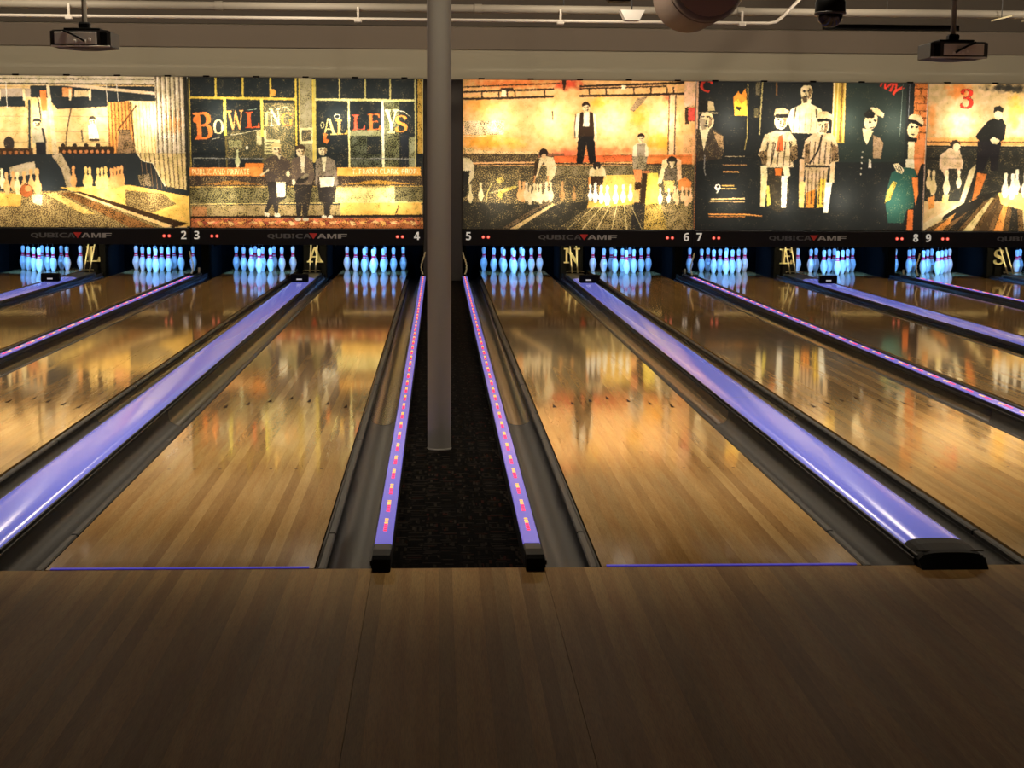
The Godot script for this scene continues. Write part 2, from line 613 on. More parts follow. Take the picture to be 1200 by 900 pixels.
func end_piece(hw: float) -> ArrayMesh:
	# a wedge: its domed top falls towards the bowler, then a slanted front
	var st := begin()
	var rows := []
	var spec := [[-0.19, 0.036, 0.068, 1.0], [-0.10, 0.036, 0.069, 1.0], [-0.005, 0.034, 0.064, 1.0], [0.030, 0.030, 0.060, 0.995], [0.080, 0.0, 0.0, 0.97]]
	for sp in spec:
		var row := []
		for k in 13:
			var a: float = lerp(-1.0, 1.0, k / 12.0)
			row.append(Vector3(a * hw * sp[3], sp[1] + (sp[2] - sp[1]) * sqrt(maxf(0.0, 1.0 - pow(absf(a), 3.0))), sp[0]))
		rows.append(row)
	for i in rows.size() - 1:
		for k in 12:
			var q := [rows[i][k], rows[i][k + 1], rows[i + 1][k + 1], rows[i + 1][k]]
			var n: Vector3 = -(q[1] - q[0]).cross(q[2] - q[0]).normalized()
			if n.y < 0 and i < 4: n = -n
			face(st, q, n)
	for s in [0, 12]:
		for i in rows.size() - 1:
			var a: Vector3 = rows[i][s]
			var b: Vector3 = rows[i + 1][s]
			face(st, [a, b, Vector3(b.x, 0.0, b.z), Vector3(a.x, 0.0, a.z)], Vector3(-1 if s == 0 else 1, 0, 0))
	return st.commit()

func led_divider(x: float, where: String, lit := true):
	var t := thing("light_strip_divider", Vector3(x, 0, 0), ("narrow lavender strip with red and yellow dots %s" if lit else "narrow lavender strip divider %s") % where, "light strip", "narrow light strips")
	var hw := 0.036
	part("base", sweep_z([Vector2(-hw, -0.19), Vector2(-hw, 0.05), Vector2(hw, 0.05), Vector2(hw, -0.19)], -0.02, -17.4, false, false), M.gutter, t)
	part("lens", cbox(Vector3(hw * 2.0, 0.012, 16.5), 0.004), M.led_base, t, Vector3(0, 0.055, -8.42))
	var led: Mesh = M.get_or_add("led_mesh", cbox(Vector3(0.016, 0.004, 0.014), 0.001))
	var z := -0.40
	while z > -16.5 and lit:
		for k in 7: part("red_led" if k < 4 else "yellow_led", led, M.led_red if k < 4 else M.led_yellow, t, Vector3(0, 0.0615, z - k * 0.036))
		z -= 0.38
	var e := part("end_piece", M.get_or_add("led_end", led_end(hw)), M.black, t)
	part("collar", M.get_or_add("led_collar", cbox(Vector3(hw * 1.99, 0.02, 0.12), 0.005)), M.dark_grey, e, Vector3(0, 0.053, -0.10))
	part("metal_deck", cbox(Vector3(hw * 1.99, 0.04, 0.75), 0.005), M.steel, t, Vector3(0, 0.03, -17.1))

func led_end(hw: float) -> ArrayMesh:
	return sweep_x([Vector2(0.055, 0.0), Vector2(0.055, 0.05), Vector2(0.04, 0.064), Vector2(-0.05, 0.066), Vector2(-0.05, 0.0)], hw * 0.99)

func sweep_x(profile: Array, hx: float) -> ArrayMesh:
	# profile (z, y) closed, extruded across x
	var st := begin()
	var n := profile.size()
	var c := Vector2.ZERO
	for p in profile: c += p / n
	for i in n:
		var a: Vector2 = profile[i]
		var b: Vector2 = profile[(i + 1) % n]
		var d := (b - a).normalized()
		var nn := Vector2(d.y, -d.x)
		if nn.dot((a + b) / 2.0 - c) < 0: nn = -nn
		face(st, [Vector3(-hx, a.y, a.x), Vector3(hx, a.y, a.x), Vector3(hx, b.y, b.x), Vector3(-hx, b.y, b.x)], Vector3(0, nn.y, nn.x))
	for s in [-1.0, 1.0]:
		var q := []
		for p in profile: q.append(Vector3(s * hx, p.y, p.x))
		face(st, q, Vector3(s, 0, 0))
	return st.commit()

# ---------------------------------------------------------------- pins
func pins():
	var prof := []
	for p in [[0.0, 0.0], [0.0258, 0.0], [0.0285, 0.008], [0.036, 0.030], [0.0455, 0.057], [0.0545, 0.086], [0.0600, 0.114], [0.0605, 0.120], [0.0560, 0.150], [0.0465, 0.184], [0.0340, 0.213], [0.0265, 0.235], [0.0235, 0.254], [0.0240, 0.270], [0.0275, 0.296], [0.0315, 0.325], [0.0323, 0.343], [0.0300, 0.360], [0.0235, 0.373], [0.0120, 0.380], [0.0, 0.381]]:
		prof.append(Vector2(p[0], p[1]))
	var body := lathe(prof, 22)
	var band := lathe([Vector2(0.0262, 0.240), Vector2(0.0243, 0.254), Vector2(0.0250, 0.272)], 18)
	var band2 := lathe([Vector2(0.0335, 0.217), Vector2(0.0287, 0.232)], 18)
	var string := lathe([Vector2(0.003, 0.375), Vector2(0.003, 0.74)], 6)
	var knob := lathe([Vector2(0.008, 0.376), Vector2(0.009, 0.39), Vector2(0.0, 0.395)], 8)
	var where := ["front pin", "left pin in the second row", "right pin in the second row", "left pin in the third row", "middle pin in the third row", "right pin in the third row", "leftmost back pin", "second back pin from the left", "second back pin from the right", "rightmost back pin"]
	var proto: Node3D = null
	for n in 10:
		var k := 0
		for row in 4:
			for i in row + 1:
				var at := Vector3(LC[n] + (i - row / 2.0) * 0.3048, 0.0, -18.288 - row * 0.264)
				var label := "white bowling pin, %s of the rack %s" % [where[k], lane_phrase(n)]
				if proto == null:
					proto = thing("bowling_pin", at, label, "bowling pin", "bowling pins")
					part("body", body, M.pin, proto)
					part("neck_band", band, M.stripe, proto)
					part("neck_band", band2, M.stripe, proto)
					part("string_knob", knob, M.black, proto)
					part("string", string, M.cord, proto)
				else:
					var c := proto.duplicate()
					c.name = numbered("bowling_pin")
					c.position = at
					c.rotation.y = rng.randf() * TAU
					add_child(c)
					tag(c, label, "bowling pin", "bowling pins")
				k += 1
		pin_lamp(n)

func pin_lamp(n: int):
	var t := thing("pin_deck_lamp", Vector3(LC[n], 0.0, -17.12), "bluish lamp behind the black fascia, lighting the pins %s" % lane_phrase(n), "lamp", "pin deck lamps")
	part("housing", cbox(Vector3(1.04, 0.05, 0.34), 0.01), M.black, t, Vector3(0, 0.717, -0.40))
	part("blue_tube", tube([Vector3(-0.45, 0, 0), Vector3(0.45, 0, 0)], 0.016, 10), M.deck_blue, t, Vector3(0, 0.682, -0.42))
	for s in [-1.0, 1.0]: part("added_side_baffle", cbox(Vector3(0.015, 0.27, 0.85), 0.003), M.pit, t, Vector3(s * 0.53, 0.605, -0.50))  # unseen boards added to keep the blue light off the letters
	part("warm_tube", tube([Vector3(-0.40, 0, 0), Vector3(0.40, 0, 0)], 0.013, 10), M.deck_tube, t, Vector3(0, 0.525, 0.10))
	for x in [-0.2, 0.2]:
		var p := SpotLight3D.new()
		p.name = "pin_light"
		p.spot_angle = 40.0
		p.spot_angle_attenuation = 0.5
		p.spot_range = 8.0
		p.spot_attenuation = 2.0
		p.light_color = col(90, 166, 255)
		p.light_energy = 2.6
		p.light_size = 0.03
		p.shadow_enabled = true
		t.add_child(p, true)
		p.look_at_from_position(t.global_position + Vector3(x, 0.655, -0.42), t.global_position + Vector3(x * 0.6, 0.14, -1.65), Vector3.UP)
	for l in [["warm_light", Vector2(0.8, 0.03), col(255, 226, 160), 0.12, Vector3(0, 0.52, 0.08), Vector3(0, 0.30, -0.9)]]:
		var a := AreaLight3D.new()
		a.name = l[0]
		a.area_size = l[1]
		a.light_color = l[2]
		a.light_energy = l[3]
		a.area_range = 8.0
		a.shadow_enabled = true
		t.add_child(a)
		a.look_at_from_position(t.global_position + l[4], t.global_position + l[5], Vector3.UP)

# ---------------------------------------------------------------- far end: fascia, letters, kickbacks
func far_end():
	var nums := [["1", "2"], ["3", "4"], ["5", "6"], ["7", "8"], ["9", "10"]]
	var names := ["black fascia board under the leftmost mural, numbered two at its right end", "black fascia board numbered three and four under the shop window mural", "black fascia board numbered five and six under the mural of the standing man", "black fascia board numbered seven and eight under the dark mural of five men", "black fascia board numbered nine under the rightmost mural"]
	for u in 5:
		var x0: float = UNIT[u][0]
		var x1: float = UNIT[u][1]
		var t := thing("fascia_board", Vector3((x0 + x1) / 2.0, 0.632, MASK_Z), names[u], "fascia board", "black fascia boards")
		var w := x1 - x0
		part("panel", cbox(Vector3(w - 0.004, 0.238, 0.03), 0.004), M.fascia, t, Vector3(0, -0.006, -0.015))
		var dl := text_mesh(nums[u][0], 0.165, 0.006)
		var dr := text_mesh(nums[u][1], 0.165, 0.006)
		part("lane_number", dl, M.digit, t, Vector3(-w / 2.0 + 0.09, 0.014, 0.003))
		part("lane_number", dr, M.digit, t, Vector3(w / 2.0 - 0.10, 0.014, 0.003))
		for s in [-1.0, 1.0]:
			for d in [0.0, 0.075]:
				var o := part("indicator_light", M.get_or_add("ind", disc(0.024, 0.006)), M.dot, t, Vector3(s * (w / 2.0 - 0.31 - d), 0.004, 0.003))
				part("indicator_core", M.get_or_add("ind2", disc(0.015, 0.006)), M.dot_core, o, Vector3(0, 0, 0.003))
		logo(t, w)
	# kickback plates, decorative letters and the two slanted rails in front of them
	var letters := ["L", "A", "N", "E", "S"]
	var i := 0
	for n in [0, 2, 4, 6, 8]:
		var x: float = (LC[n] + LC[n + 1]) / 2.0
		var k := thing("kickback_plate", Vector3(x, -0.1, -18.75), "dark kickback plate behind the cream letter %s" % letters[i], "kickback plate", "kickback plates")
		part("plate", cbox(Vector3(0.36, 0.9, 1.4), 0.01), M.kick, k, Vector3(0, 0.45, 0))
		var l := thing("letter_sign", Vector3(x, 0.30, -18.005), "cream slab-serif letter %s standing at a lane divider's far end" % letters[i], "letter", "letters spelling lanes")
		var tm := text_mesh(letters[i], 0.335, 0.03, true)
		part("letter", tm, M.letter, l)
		part("backing_bracket", cbox(Vector3(0.03, 0.1, 0.012), 0.002), M.black, l, Vector3(0, -0.02, -0.022))
		var p := thing("added_letter_lamp", Vector3(x, 0.60, -17.0), "added unseen warm spotlight behind the fascia, aimed at the letter %s" % letters[i], "lamp", "added letter spotlights")  # spotlight added only to brighten the letter, hidden from view
		part("can", M.get_or_add("can", lathe([Vector2(0.0, 0.07), Vector2(0.03, 0.07), Vector2(0.035, 0.0), Vector2(0.031, 0.0)], 14)), M.black, p, Vector3.ZERO, Vector3(72, 0, 0))
		part("lamp_face", M.get_or_add("can_face", lathe([Vector2(0.0, 0.004), Vector2(0.031, 0.006)], 14)), M.deck_tube, p, Vector3.ZERO, Vector3(72, 0, 0))
		part("arm", M.get_or_add("can_arm", cbox(Vector3(0.02, 0.12, 0.02), 0.003)), M.black, p, Vector3(0, 0.085, 0.03))
		var sp := SpotLight3D.new()
		sp.name = "added_letter_light"
		sp.spot_angle = 21.0
		sp.spot_angle_attenuation = 0.4
		sp.spot_range = 6.0
		sp.spot_attenuation = 2.0
		sp.light_color = col(255, 232, 176)
		sp.light_energy = 0.95
		sp.light_size = 0.025
		sp.shadow_enabled = true
		p.add_child(sp)
		sp.look_at_from_position(p.global_position + Vector3(0, -0.02, -0.03), Vector3(x, 0.29, -18.0), Vector3.UP)
		var r := thing("guide_rail", Vector3(x, 0.017, -17.5), "pair of slanted cream rails in front of the letter %s" % letters[i], "rail", "slanted rail pairs")
		for s in [-0.045, 0.055]:
			part("rail", tube([Vector3(s * 0.85, 0.05, 0.0), Vector3(s, 0.53, -0.47)], 0.011, 8), M.cream, r)
		part("crossbar", tube([Vector3(-0.13, 0.075, 0.12), Vector3(-0.10, 0.075, -0.02), Vector3(0.10, 0.075, -0.02), Vector3(0.13, 0.075, 0.12)], 0.007, 8), M.cream, r)
		var b := thing("sensor_box", Vector3(x - signf(x) * 0.0, 0.062, -15.35), "small black sensor box on the divider before the letter %s" % letters[i], "sensor box", "black sensor boxes")
		part("case", cbox(Vector3(0.25, 0.115, 0.10), 0.012), M.black, b, Vector3(0, 0.06, 0))
		part("emblem", M.get_or_add("emblem", cbox(Vector3(0.075, 0.02, 0.004), 0.001)), M.digit, b, Vector3(0, 0.045, 0.051))
		i += 1
	var spots := [[(LC[1] + LC[2]) / 2.0, "between lanes two and three", 0.3], [-0.309, "under number four beside the aisle", -0.5], [0.305, "under number five beside the aisle", 0.5], [(LC[5] + LC[6]) / 2.0, "between lanes six and seven", -0.3], [(LC[7] + LC[8]) / 2.0, "between lanes eight and nine", -0.3]]
	for s in spots:
		var aisle: bool = absf(s[0]) < 1.0
		if not aisle:
			var k := thing("kickback_plate", Vector3(s[0], -0.1, -18.75), "narrow dark kickback plate %s" % s[1], "kickback plate", "kickback plates")
			part("plate", cbox(Vector3(0.12, 0.9, 1.4), 0.01), M.kick, k, Vector3(0, 0.45, 0))
			var p := thing("white_post", Vector3(s[0], 0.05, -17.42), "short white post standing at the strip's end %s" % s[1], "post", "short white posts")
			part("post", lathe([Vector2(0.018, 0.0), Vector2(0.018, 0.085), Vector2(0.0, 0.09)], 10), M.box_white, p)
			part("foot", lathe([Vector2(0.024, 0.0), Vector2(0.024, 0.012), Vector2(0.018, 0.014)], 10), M.steel, p)
		else:
			var k := thing("kickback_plate", Vector3(s[0] , -0.1, -18.15), "dark kickback plate %s" % s[1], "kickback plate", "kickback plates")
			k.position.z = -18.45
			part("plate", cbox(Vector3(0.07, 0.9, 1.95), 0.01), M.kick, k, Vector3(0, 0.45, 0))
		var c := thing("coiled_cord", Vector3(s[0], 0.078, -16.68), "pale twisted cord at the light strip's far end %s" % s[1], "cord", "twisted cords")
		var path := []
		for q in 22:
			var f := q / 21.0
			path.append(Vector3(sin(f * 4.5) * 0.028 * signf(s[2]), f * 0.34, -0.06 * f))
		part("strand", tube(path, 0.009, 7), M.letter, c)
		var path2 := []
		for q in 66:
			var f := q / 65.0
			path2.append(Vector3(sin(f * 4.5) * 0.028 * signf(s[2]) + cos(f * 46.0) * 0.010, f * 0.34, -0.06 * f + sin(f * 46.0) * 0.010))
		part("wrap", tube(path2, 0.005, 6), M.cream, c)
		part("plug", cbox(Vector3(0.03, 0.03, 0.05), 0.006), M.black, c, Vector3(0, 0.0, 0.0))
	for x in [LC[0] - LW / 2.0 - 0.275, LC[9] + LW / 2.0 + 0.275]:
		var k := thing("kickback_plate", Vector3(x, -0.1, -18.45), "dark kickback plate at the outer side of the %s lane" % ("leftmost" if x < 0 else "rightmost"), "kickback plate", "kickback plates")
		part("plate", cbox(Vector3(0.07, 0.9, 1.95), 0.01), M.kick, k, Vector3(0, 0.45, 0))

func disc(r: float, d: float) -> ArrayMesh:
	var st := begin()
	var q := []
	for i in 14:
		var t := TAU * i / 14
		q.append(Vector3(cos(t) * r, sin(t) * r, d))
	face(st, q.duplicate(), Vector3(0, 0, 1))
	for i in 14:
		var a: Vector3 = q[i]
		var b: Vector3 = q[(i + 1) % 14]
		face(st, [a, b, Vector3(b.x, b.y, 0), Vector3(a.x, a.y, 0)], Vector3(a.x + b.x, a.y + b.y, 0).normalized())
	return st.commit()

func logo(t: Node3D, w: float):
	# six dark wide letters, a red triangle, three light letters
	var x := -0.60
	var tri_x := 0.088
	for ch in "QUBICA":
		var m: Mesh = M.get_or_add("logo_" + ch, text_mesh(ch, 0.12, 0.004))
		var wd: float = 0.06 if ch == "I" else 0.125
		var ab := m.get_aabb()
		var o := part("dark_logo_letter", m, M.logo_dark, t, Vector3(x + wd / 2.0, 0.006, 0.002))
		o.scale = Vector3((wd - 0.016) / maxf(ab.size.x, 0.01) if ch != "I" else 1.0, 0.78 if ch != "Q" else 0.68, 1)
		x += wd * 0.95
	x = 0.135
	for ch in "AMF":
		var m: Mesh = M.get_or_add("logo_l" + ch, text_mesh(ch, 0.12, 0.004))
		var wd := 0.15
		var ab := m.get_aabb()
		var o := part("light_logo_letter", m, M.logo_light, t, Vector3(x + wd / 2.0, 0.006, 0.002))
		o.scale = Vector3((wd - 0.014) / maxf(ab.size.x, 0.01), 0.78, 1)
		x += wd
	var st := begin()
	face(st, [Vector3(-0.062, 0.045, 0.006), Vector3(0.062, 0.045, 0.006), Vector3(0, -0.042, 0.006)], Vector3(0, 0, 1))
	part("red_triangle", st.commit(), M.logo_red, t, Vector3(tri_x, 0.006, 0.0))

# ---------------------------------------------------------------- column
func column():
	var t := thing("column", Vector3(-0.0765, -0.02, -2.82), "round grey steel column standing on the aisle carpet", "column")
	part("shaft", lathe([Vector2(0.069, 0.0), Vector2(0.069, 4.82)], 40), M.column, t)
	part("base_ring", lathe([Vector2(0.071, 0.0), Vector2(0.071, 0.006), Vector2(0.069, 0.008)], 40), M.column, t)

# ---------------------------------------------------------------- overhead things
func overhead():
	projector(Vector3(-2.65, 2.52, -5.5), "grey ceiling projector over the lanes at the left, cable looped in front", 1.0)
	projector(Vector3(3.76, 2.50, -5.5), "grey ceiling projector over the lanes at the right, above the red numeral", -1.0)
	var t := thing("sprinkler_pipe", Vector3(0, 3.76, -15.0), "thick grey pipe running across below the ceiling", "pipe")
	part("pipe", tube([Vector3(-8.9, 0, 0), Vector3(12.4, 0.0, 0)], 0.055, 16), M.pipe, t)
	for x in [-6.9, -3.0, 0.45, 4.0, 8.1]:
		part("coupling", M.get_or_add("coupling", tube([Vector3(-0.05, 0, 0), Vector3(0.05, 0, 0)], 0.064, 16)), M.pipe, t, Vector3(x, 0, 0))
	for x in [-4.9, -1.7, 1.6, 3.95, 6.0, 9.0]:
		part("hanger_rod", M.get_or_add("rod", lathe([Vector2(0.007, 0.05), Vector2(0.007, 1.0)], 6)), M.dark_grey, t, Vector3(x, 0, 0))
	var c := thing("conduit", Vector3(0, 3.60, -14.9), "thin pale conduit below the thick pipe, bending up at its end", "conduit")
	part("run", tube([Vector3(-8.9, 0, 0), Vector3(4.36, 0, 0), Vector3(4.46, 0.02, 0), Vector3(4.55, 0.09, 0), Vector3(4.95, 0.50, 0), Vector3(5.6, 1.15, 0)], 0.022, 10), M.conduit, c)
	for x in [-4.95, -1.15, 1.55, 4.0]:
		var cl := part("clamp", M.get_or_add("clamp", cbox(Vector3(0.10, 0.05, 0.07), 0.01)), M.conduit, c, Vector3(x, -0.02, 0))
		part("strap", M.get_or_add("strap", cbox(Vector3(0.03, 0.16, 0.03), 0.006)), M.conduit, cl, Vector3(0, 0.1, 0))
	var d := thing("air_duct", Vector3(3.15, 3.86, -12.6), "brownish round air duct end near the ceiling", "air duct")
	part("end_cap", rot_lathe([Vector2(0.0, 0.0), Vector2(0.41, 0.0)], 32), M.duct_cap_lit, d, Vector3(0, 0, 0.002))  # paler than the shell, as if lit from the camera side
	part("shell", rot_lathe([Vector2(0.40, 0.0), Vector2(0.44, 0.03), Vector2(0.46, 0.10), Vector2(0.46, 1.6)], 32), M.duct, d, Vector3(0, 0, 0))
	part("seam_ring", rot_lathe([Vector2(0.462, 0.20), Vector2(0.470, 0.21), Vector2(0.470, 0.24), Vector2(0.462, 0.25)], 32), M.duct, d)
	var s := thing("speaker_box", Vector3(2.1, 3.66, -12.9), "black box hung under the ceiling by the air duct", "speaker")
	part("case", cbox(Vector3(0.30, 0.3, 0.25), 0.03), M.black, s, Vector3(0, 0.13, 0))
	part("bracket", cbox(Vector3(0.05, 0.9, 0.05), 0.004), M.black, s, Vector3(0, 0.7, 0))
	var p := thing("lamp_reflector", Vector3(2.42, 3.545, -14.2), "small white tapered reflector above the thin conduit", "reflector")
	part("shade", sweep_z([Vector2(-0.16, 0.13), Vector2(-0.09, 0.0), Vector2(0.09, 0.0), Vector2(0.16, 0.13)], 0.1, -0.1, true, false, true), M.box_white, p)
	part("hanger", cbox(Vector3(0.02, 0.9, 0.02), 0.003), M.dark_grey, p, Vector3(0, 0.57, 0))
	var b := thing("track_bar", Vector3(6.15, 3.60, -15.3), "long black bar with a white tag under the right pipe", "track")
	part("bar", cbox(Vector3(1.9, 0.075, 0.06), 0.006), M.black, b)
	part("tag", cbox(Vector3(0.07, 0.03, 0.004), 0.001), M.box_white, b, Vector3(0.86, -0.02, 0.033))
	for x in [-0.9, 0.9]: part("bar_hanger", M.get_or_add("bar_hanger", cbox(Vector3(0.02, 1.1, 0.02), 0.002)), M.dark_grey, b, Vector3(x, 0.58, 0))
	dome_camera(Vector3(2.70, 2.62, -5.0))
	# short slats of the ceiling grid at the right
	for k in 4:
		var o := thing("ceiling_slat", Vector3(7.55 + [0.0, 0.42, 0.56, 0.70][k], 3.70, -14.9), "short pale slat under the pipe, %s of four at the right" % ["first from the projector pole", "second from the projector pole", "third from the projector pole", "last"][k], "slat", "short pale ceiling slats")
		part("slat", cbox(Vector3(0.26, 0.022, 0.1), 0.004), M.cream, o, Vector3.ZERO, Vector3(0, 0, 14))
		part("slat_hanger", cbox(Vector3(0.012, 1.0, 0.012), 0.002), M.dark_grey, o, Vector3(0, 0.5, 0))

func rot_lathe(profile: Array, seg: int) -> ArrayMesh:
	# a lathe whose axis runs along -z
	var src := lathe(profile, seg)
	var st := begin()
	st.append_from(src, 0, Transform3D(Basis(Vector3(1, 0, 0), -PI / 2.0), Vector3.ZERO))
	return st.commit()

func projector(at: Vector3, label: String, side: float):
	var t := thing("projector", at, label, "projector", "ceiling projectors")
	var b := part("body", sweep_z([Vector2(-0.215, -0.055), Vector2(-0.05, -0.068), Vector2(0.05, -0.068), Vector2(0.215, -0.055), Vector2(0.215, 0.05), Vector2(0.19, 0.06), Vector2(-0.19, 0.06), Vector2(-0.215, 0.05)], 0.15, -0.15, true, false, true), M.dark_grey, t)
	part("rear_panel", cbox(Vector3(0.30, 0.085, 0.012), 0.004), M.projector, t, Vector3(side * -0.035, 0.004, 0.152))
	part("grille", cbox(Vector3(0.05, 0.095, 0.012), 0.003), M.black, t, Vector3(side * 0.165, 0.0, 0.152))
	part("lower_trim", cbox(Vector3(0.42, 0.012, 0.012), 0.003), M.projector, t, Vector3(0, -0.055, 0.153))
	for k in 4: part("connector", M.get_or_add("conn", cbox(Vector3(0.022, 0.02, 0.012), 0.003)), M.box_white, t, Vector3(-0.04 + k * 0.035, -0.02 + 0.012 * (k % 2), 0.158))
	part("cable", tube([Vector3(-0.12 * side, 0.055, 0.16), Vector3(-0.06 * side, 0.03, 0.175), Vector3(0.0, 0.0, 0.175), Vector3(0.03 * side, -0.02, 0.165)], 0.008, 8), M.black, t)
	part("mount_plate", cbox(Vector3(0.26, 0.014, 0.2), 0.003), M.black, t, Vector3(0, 0.072, 0))
	part("mount_joint", cbox(Vector3(0.08, 0.05, 0.08), 0.012), M.black, t, Vector3(0, 0.102, 0))
	part("pole", lathe([Vector2(0.019, 0.12), Vector2(0.019, 2.3)], 14), M.pipe, t)

func dome_camera(at: Vector3):
	var t := thing("dome_camera", at, "black dome security camera hanging under the ceiling", "camera")
	part("housing", lathe([Vector2(0.09, 0.09), Vector2(0.108, 0.10), Vector2(0.108, 0.17), Vector2(0.085, 0.22), Vector2(0.03, 0.26), Vector2(0.0, 0.262)], 26), M.black, t)
	part("dome", lathe([Vector2(0.0, 0.0), Vector2(0.035, 0.004), Vector2(0.06, 0.018), Vector2(0.082, 0.045), Vector2(0.09, 0.08), Vector2(0.09, 0.095)], 26), M.black_gloss, t)
	part("ring", lathe([Vector2(0.092, 0.088), Vector2(0.112, 0.092), Vector2(0.112, 0.104), Vector2(0.1, 0.106)], 26), M.dark_grey, t)
	part("stem", lathe([Vector2(0.02, 0.25), Vector2(0.02, 2.2)], 12), M.dark_grey, t)

# ---------------------------------------------------------------- murals
func murals():
	var names := ["backlit mural of an old alley with pins, a ball and plank walls", "backlit mural of a shop window lettered bowling alleys with three boys", "backlit mural of a standing man and boys setting pins", "dark backlit mural of five figures in hats and caps", "backlit mural with a red numeral 3 and a seated boy"]
	var tex := [paint_a(), paint_b(), paint_c(), paint_d(), paint_e()]
	for u in 5:
		var x0: float = UNIT[u][0]
		var x1: float = UNIT[u][1]
		var w := x1 - x0
		var h := UNIT_TOP - UNIT_LOW
		var t := thing("mural_lightbox", Vector3((x0 + x1) / 2.0, UNIT_LOW, MASK_Z), names[u], "mural", "backlit murals")
		var m := StandardMaterial3D.new()
		m.albedo_texture = tex[u]
		m.roughness = 0.55
		m.backlight_enabled = true
		m.backlight = Color.WHITE
		var seam := 1.083 / h
		# two printed sheets, one above the other
		for s in [[0.0, seam - 0.0003, "lower_sheet"], [seam + 0.0003, 1.0, "upper_sheet"]]:
			var st := begin()
			var ya: float = s[0] * h
			var yb: float = s[1] * h
			quad(st, Vector3(-w / 2 + 0.003, yb, 0), Vector3(w / 2 - 0.003, yb, 0), Vector3(w / 2 - 0.003, ya, 0), Vector3(-w / 2 + 0.003, ya, 0), [Vector2(0, 1 - s[1]), Vector2(1, 1 - s[1]), Vector2(1, 1 - s[0]), Vector2(0, 1 - s[0])])
			part(s[2], st.commit(), m, t)
		part("joint_strip", cbox(Vector3(w - 0.02, 0.006, 0.004), 0.001), M.dark_grey, t, Vector3(0, seam * h, -0.006))
		# the box behind them
		var wall := 0.012
		part("box_back", cbox(Vector3(w, h, wall), 0.002), M.box_grey, t, Vector3(0, h / 2, -0.52))
		part("box_top", cbox(Vector3(w, wall, 0.51), 0.002), M.box_grey, t, Vector3(0, h + 0.004, -0.258))
		part("box_bottom", cbox(Vector3(w, wall, 0.51), 0.002), M.box_grey, t, Vector3(0, 0.0065, -0.262))
		for s in [-1.0, 1.0]: part("box_side", cbox(Vector3(wall, h - 0.03, 0.50), 0.002), M.box_grey, t, Vector3(s * (w / 2 - 0.008), h / 2, -0.262))
		for k in 5: part("clip", M.get_or_add("clip", cbox(Vector3(0.09, 0.022, 0.05), 0.004)), M.black, t, Vector3(lerp(-w * 0.42, w * 0.42, k / 4.0), h + 0.012, -0.01))
		var a := AreaLight3D.new()
		a.name = "panel_light"
		a.area_size = Vector2(w - 0.1, h - 0.1)
		a.light_color = col(255, 240, 216)
		a.light_energy = 0.5
		a.area_range = 10.0
		a.shadow_enabled = true
		t.add_child(a)
		a.position = Vector3(0, h / 2, -0.50)
		a.rotation_degrees = Vector3(0, 180, 0)
		for row in [[1.60, 0.58], [0.46, 0.46]]:
			for f in [0.15, 0.39, 0.64, 0.86]:
				var at := Vector3((f - 0.5) * w, row[0], -0.23)
				var o := part("bulb", M.get_or_add("bulb_mesh", lathe([Vector2(0.0, -0.04), Vector2(0.03, -0.026), Vector2(0.04, 0.0), Vector2(0.03, 0.026), Vector2(0.0, 0.04)], 12)), M.bulb, t, at)
				part("socket", M.get_or_add("socket", cbox(Vector3(0.03, 0.03, 0.12), 0.004)), M.box_white, o, Vector3(0, 0, -0.10))
				var l := OmniLight3D.new()
				l.name = "bulb_light"
				l.light_color = col(255, 244, 224)
				l.light_energy = row[1]
				l.light_size = 0.035
				l.omni_range = 12.0
				l.omni_attenuation = 2.0
				l.shadow_enabled = true
				t.add_child(l, true)
				l.position = at

# ---- painting the prints: everything in the photograph-like pixel frame of each panel
var im: Image
var fx0 := 0.0
var fx1 := 1.0
var ft0 := 0.0
var ft1 := 0.0
var fb0 := 1.0
var fb1 := 1.0
const TW := 828
const TH := 528

func canvas(x0, x1, t0, t1, b0, b1, c: Color, g := 0.0):
	fx0 = x0; fx1 = x1; ft0 = t0; ft1 = t1; fb0 = b0; fb1 = b1
	im = Image.create(TW, TH, false, Image.FORMAT_RGBA8)
	c.a = 1.0 - g
	im.fill(c)

func tx(x: float, y: float) -> Vector2:
	var u := (x - fx0) / (fx1 - fx0)
	var top: float = lerp(ft0, ft1, u)
	var bot: float = lerp(fb0, fb1, u)
	return Vector2(u * TW, (y - top) / (bot - top) * TH)

func fillpoly(q: PackedVector2Array, c: Color, g: float):
	c.a = 1.0 - g
	var lo := 1e9
	var hi := -1e9
	for p in q:
		lo = minf(lo, p.y)
		hi = maxf(hi, p.y)
	var n := q.size()
	for y in range(maxi(0, int(floor(lo))), mini(TH - 1, int(ceil(hi))) + 1):
		var yc := y + 0.5
		var xs := []
		for i in n:
			var a := q[i]
			var b := q[(i + 1) % n]
			if (a.y <= yc) != (b.y <= yc): xs.append(a.x + (yc - a.y) / (b.y - a.y) * (b.x - a.x))
		xs.sort()
		for i in range(0, xs.size() - 1, 2):
			var xa := int(round(xs[i]))
			var xb := int(round(xs[i + 1]))
			if xb > xa: im.fill_rect(Rect2i(xa, y, xb - xa, 1), c)

func P(c: Color, g: float, pts: Array):
	var q := PackedVector2Array()
	for i in range(0, pts.size(), 2): q.append(tx(pts[i], pts[i + 1]))
	fillpoly(q, c, g)

func R(c: Color, g: float, x0, y0, x1, y1):
	P(c, g, [x0, y0, x1, y0, x1, y1, x0, y1])

func E(c: Color, g: float, cx, cy, rx, ry, rot := 0.0):
	var q := PackedVector2Array()
	for i in 18:
		var t := TAU * i / 18
		var v := Vector2(cos(t) * rx, sin(t) * ry).rotated(deg_to_rad(rot))
		q.append(tx(cx + v.x, cy + v.y))
	fillpoly(q, c, g)

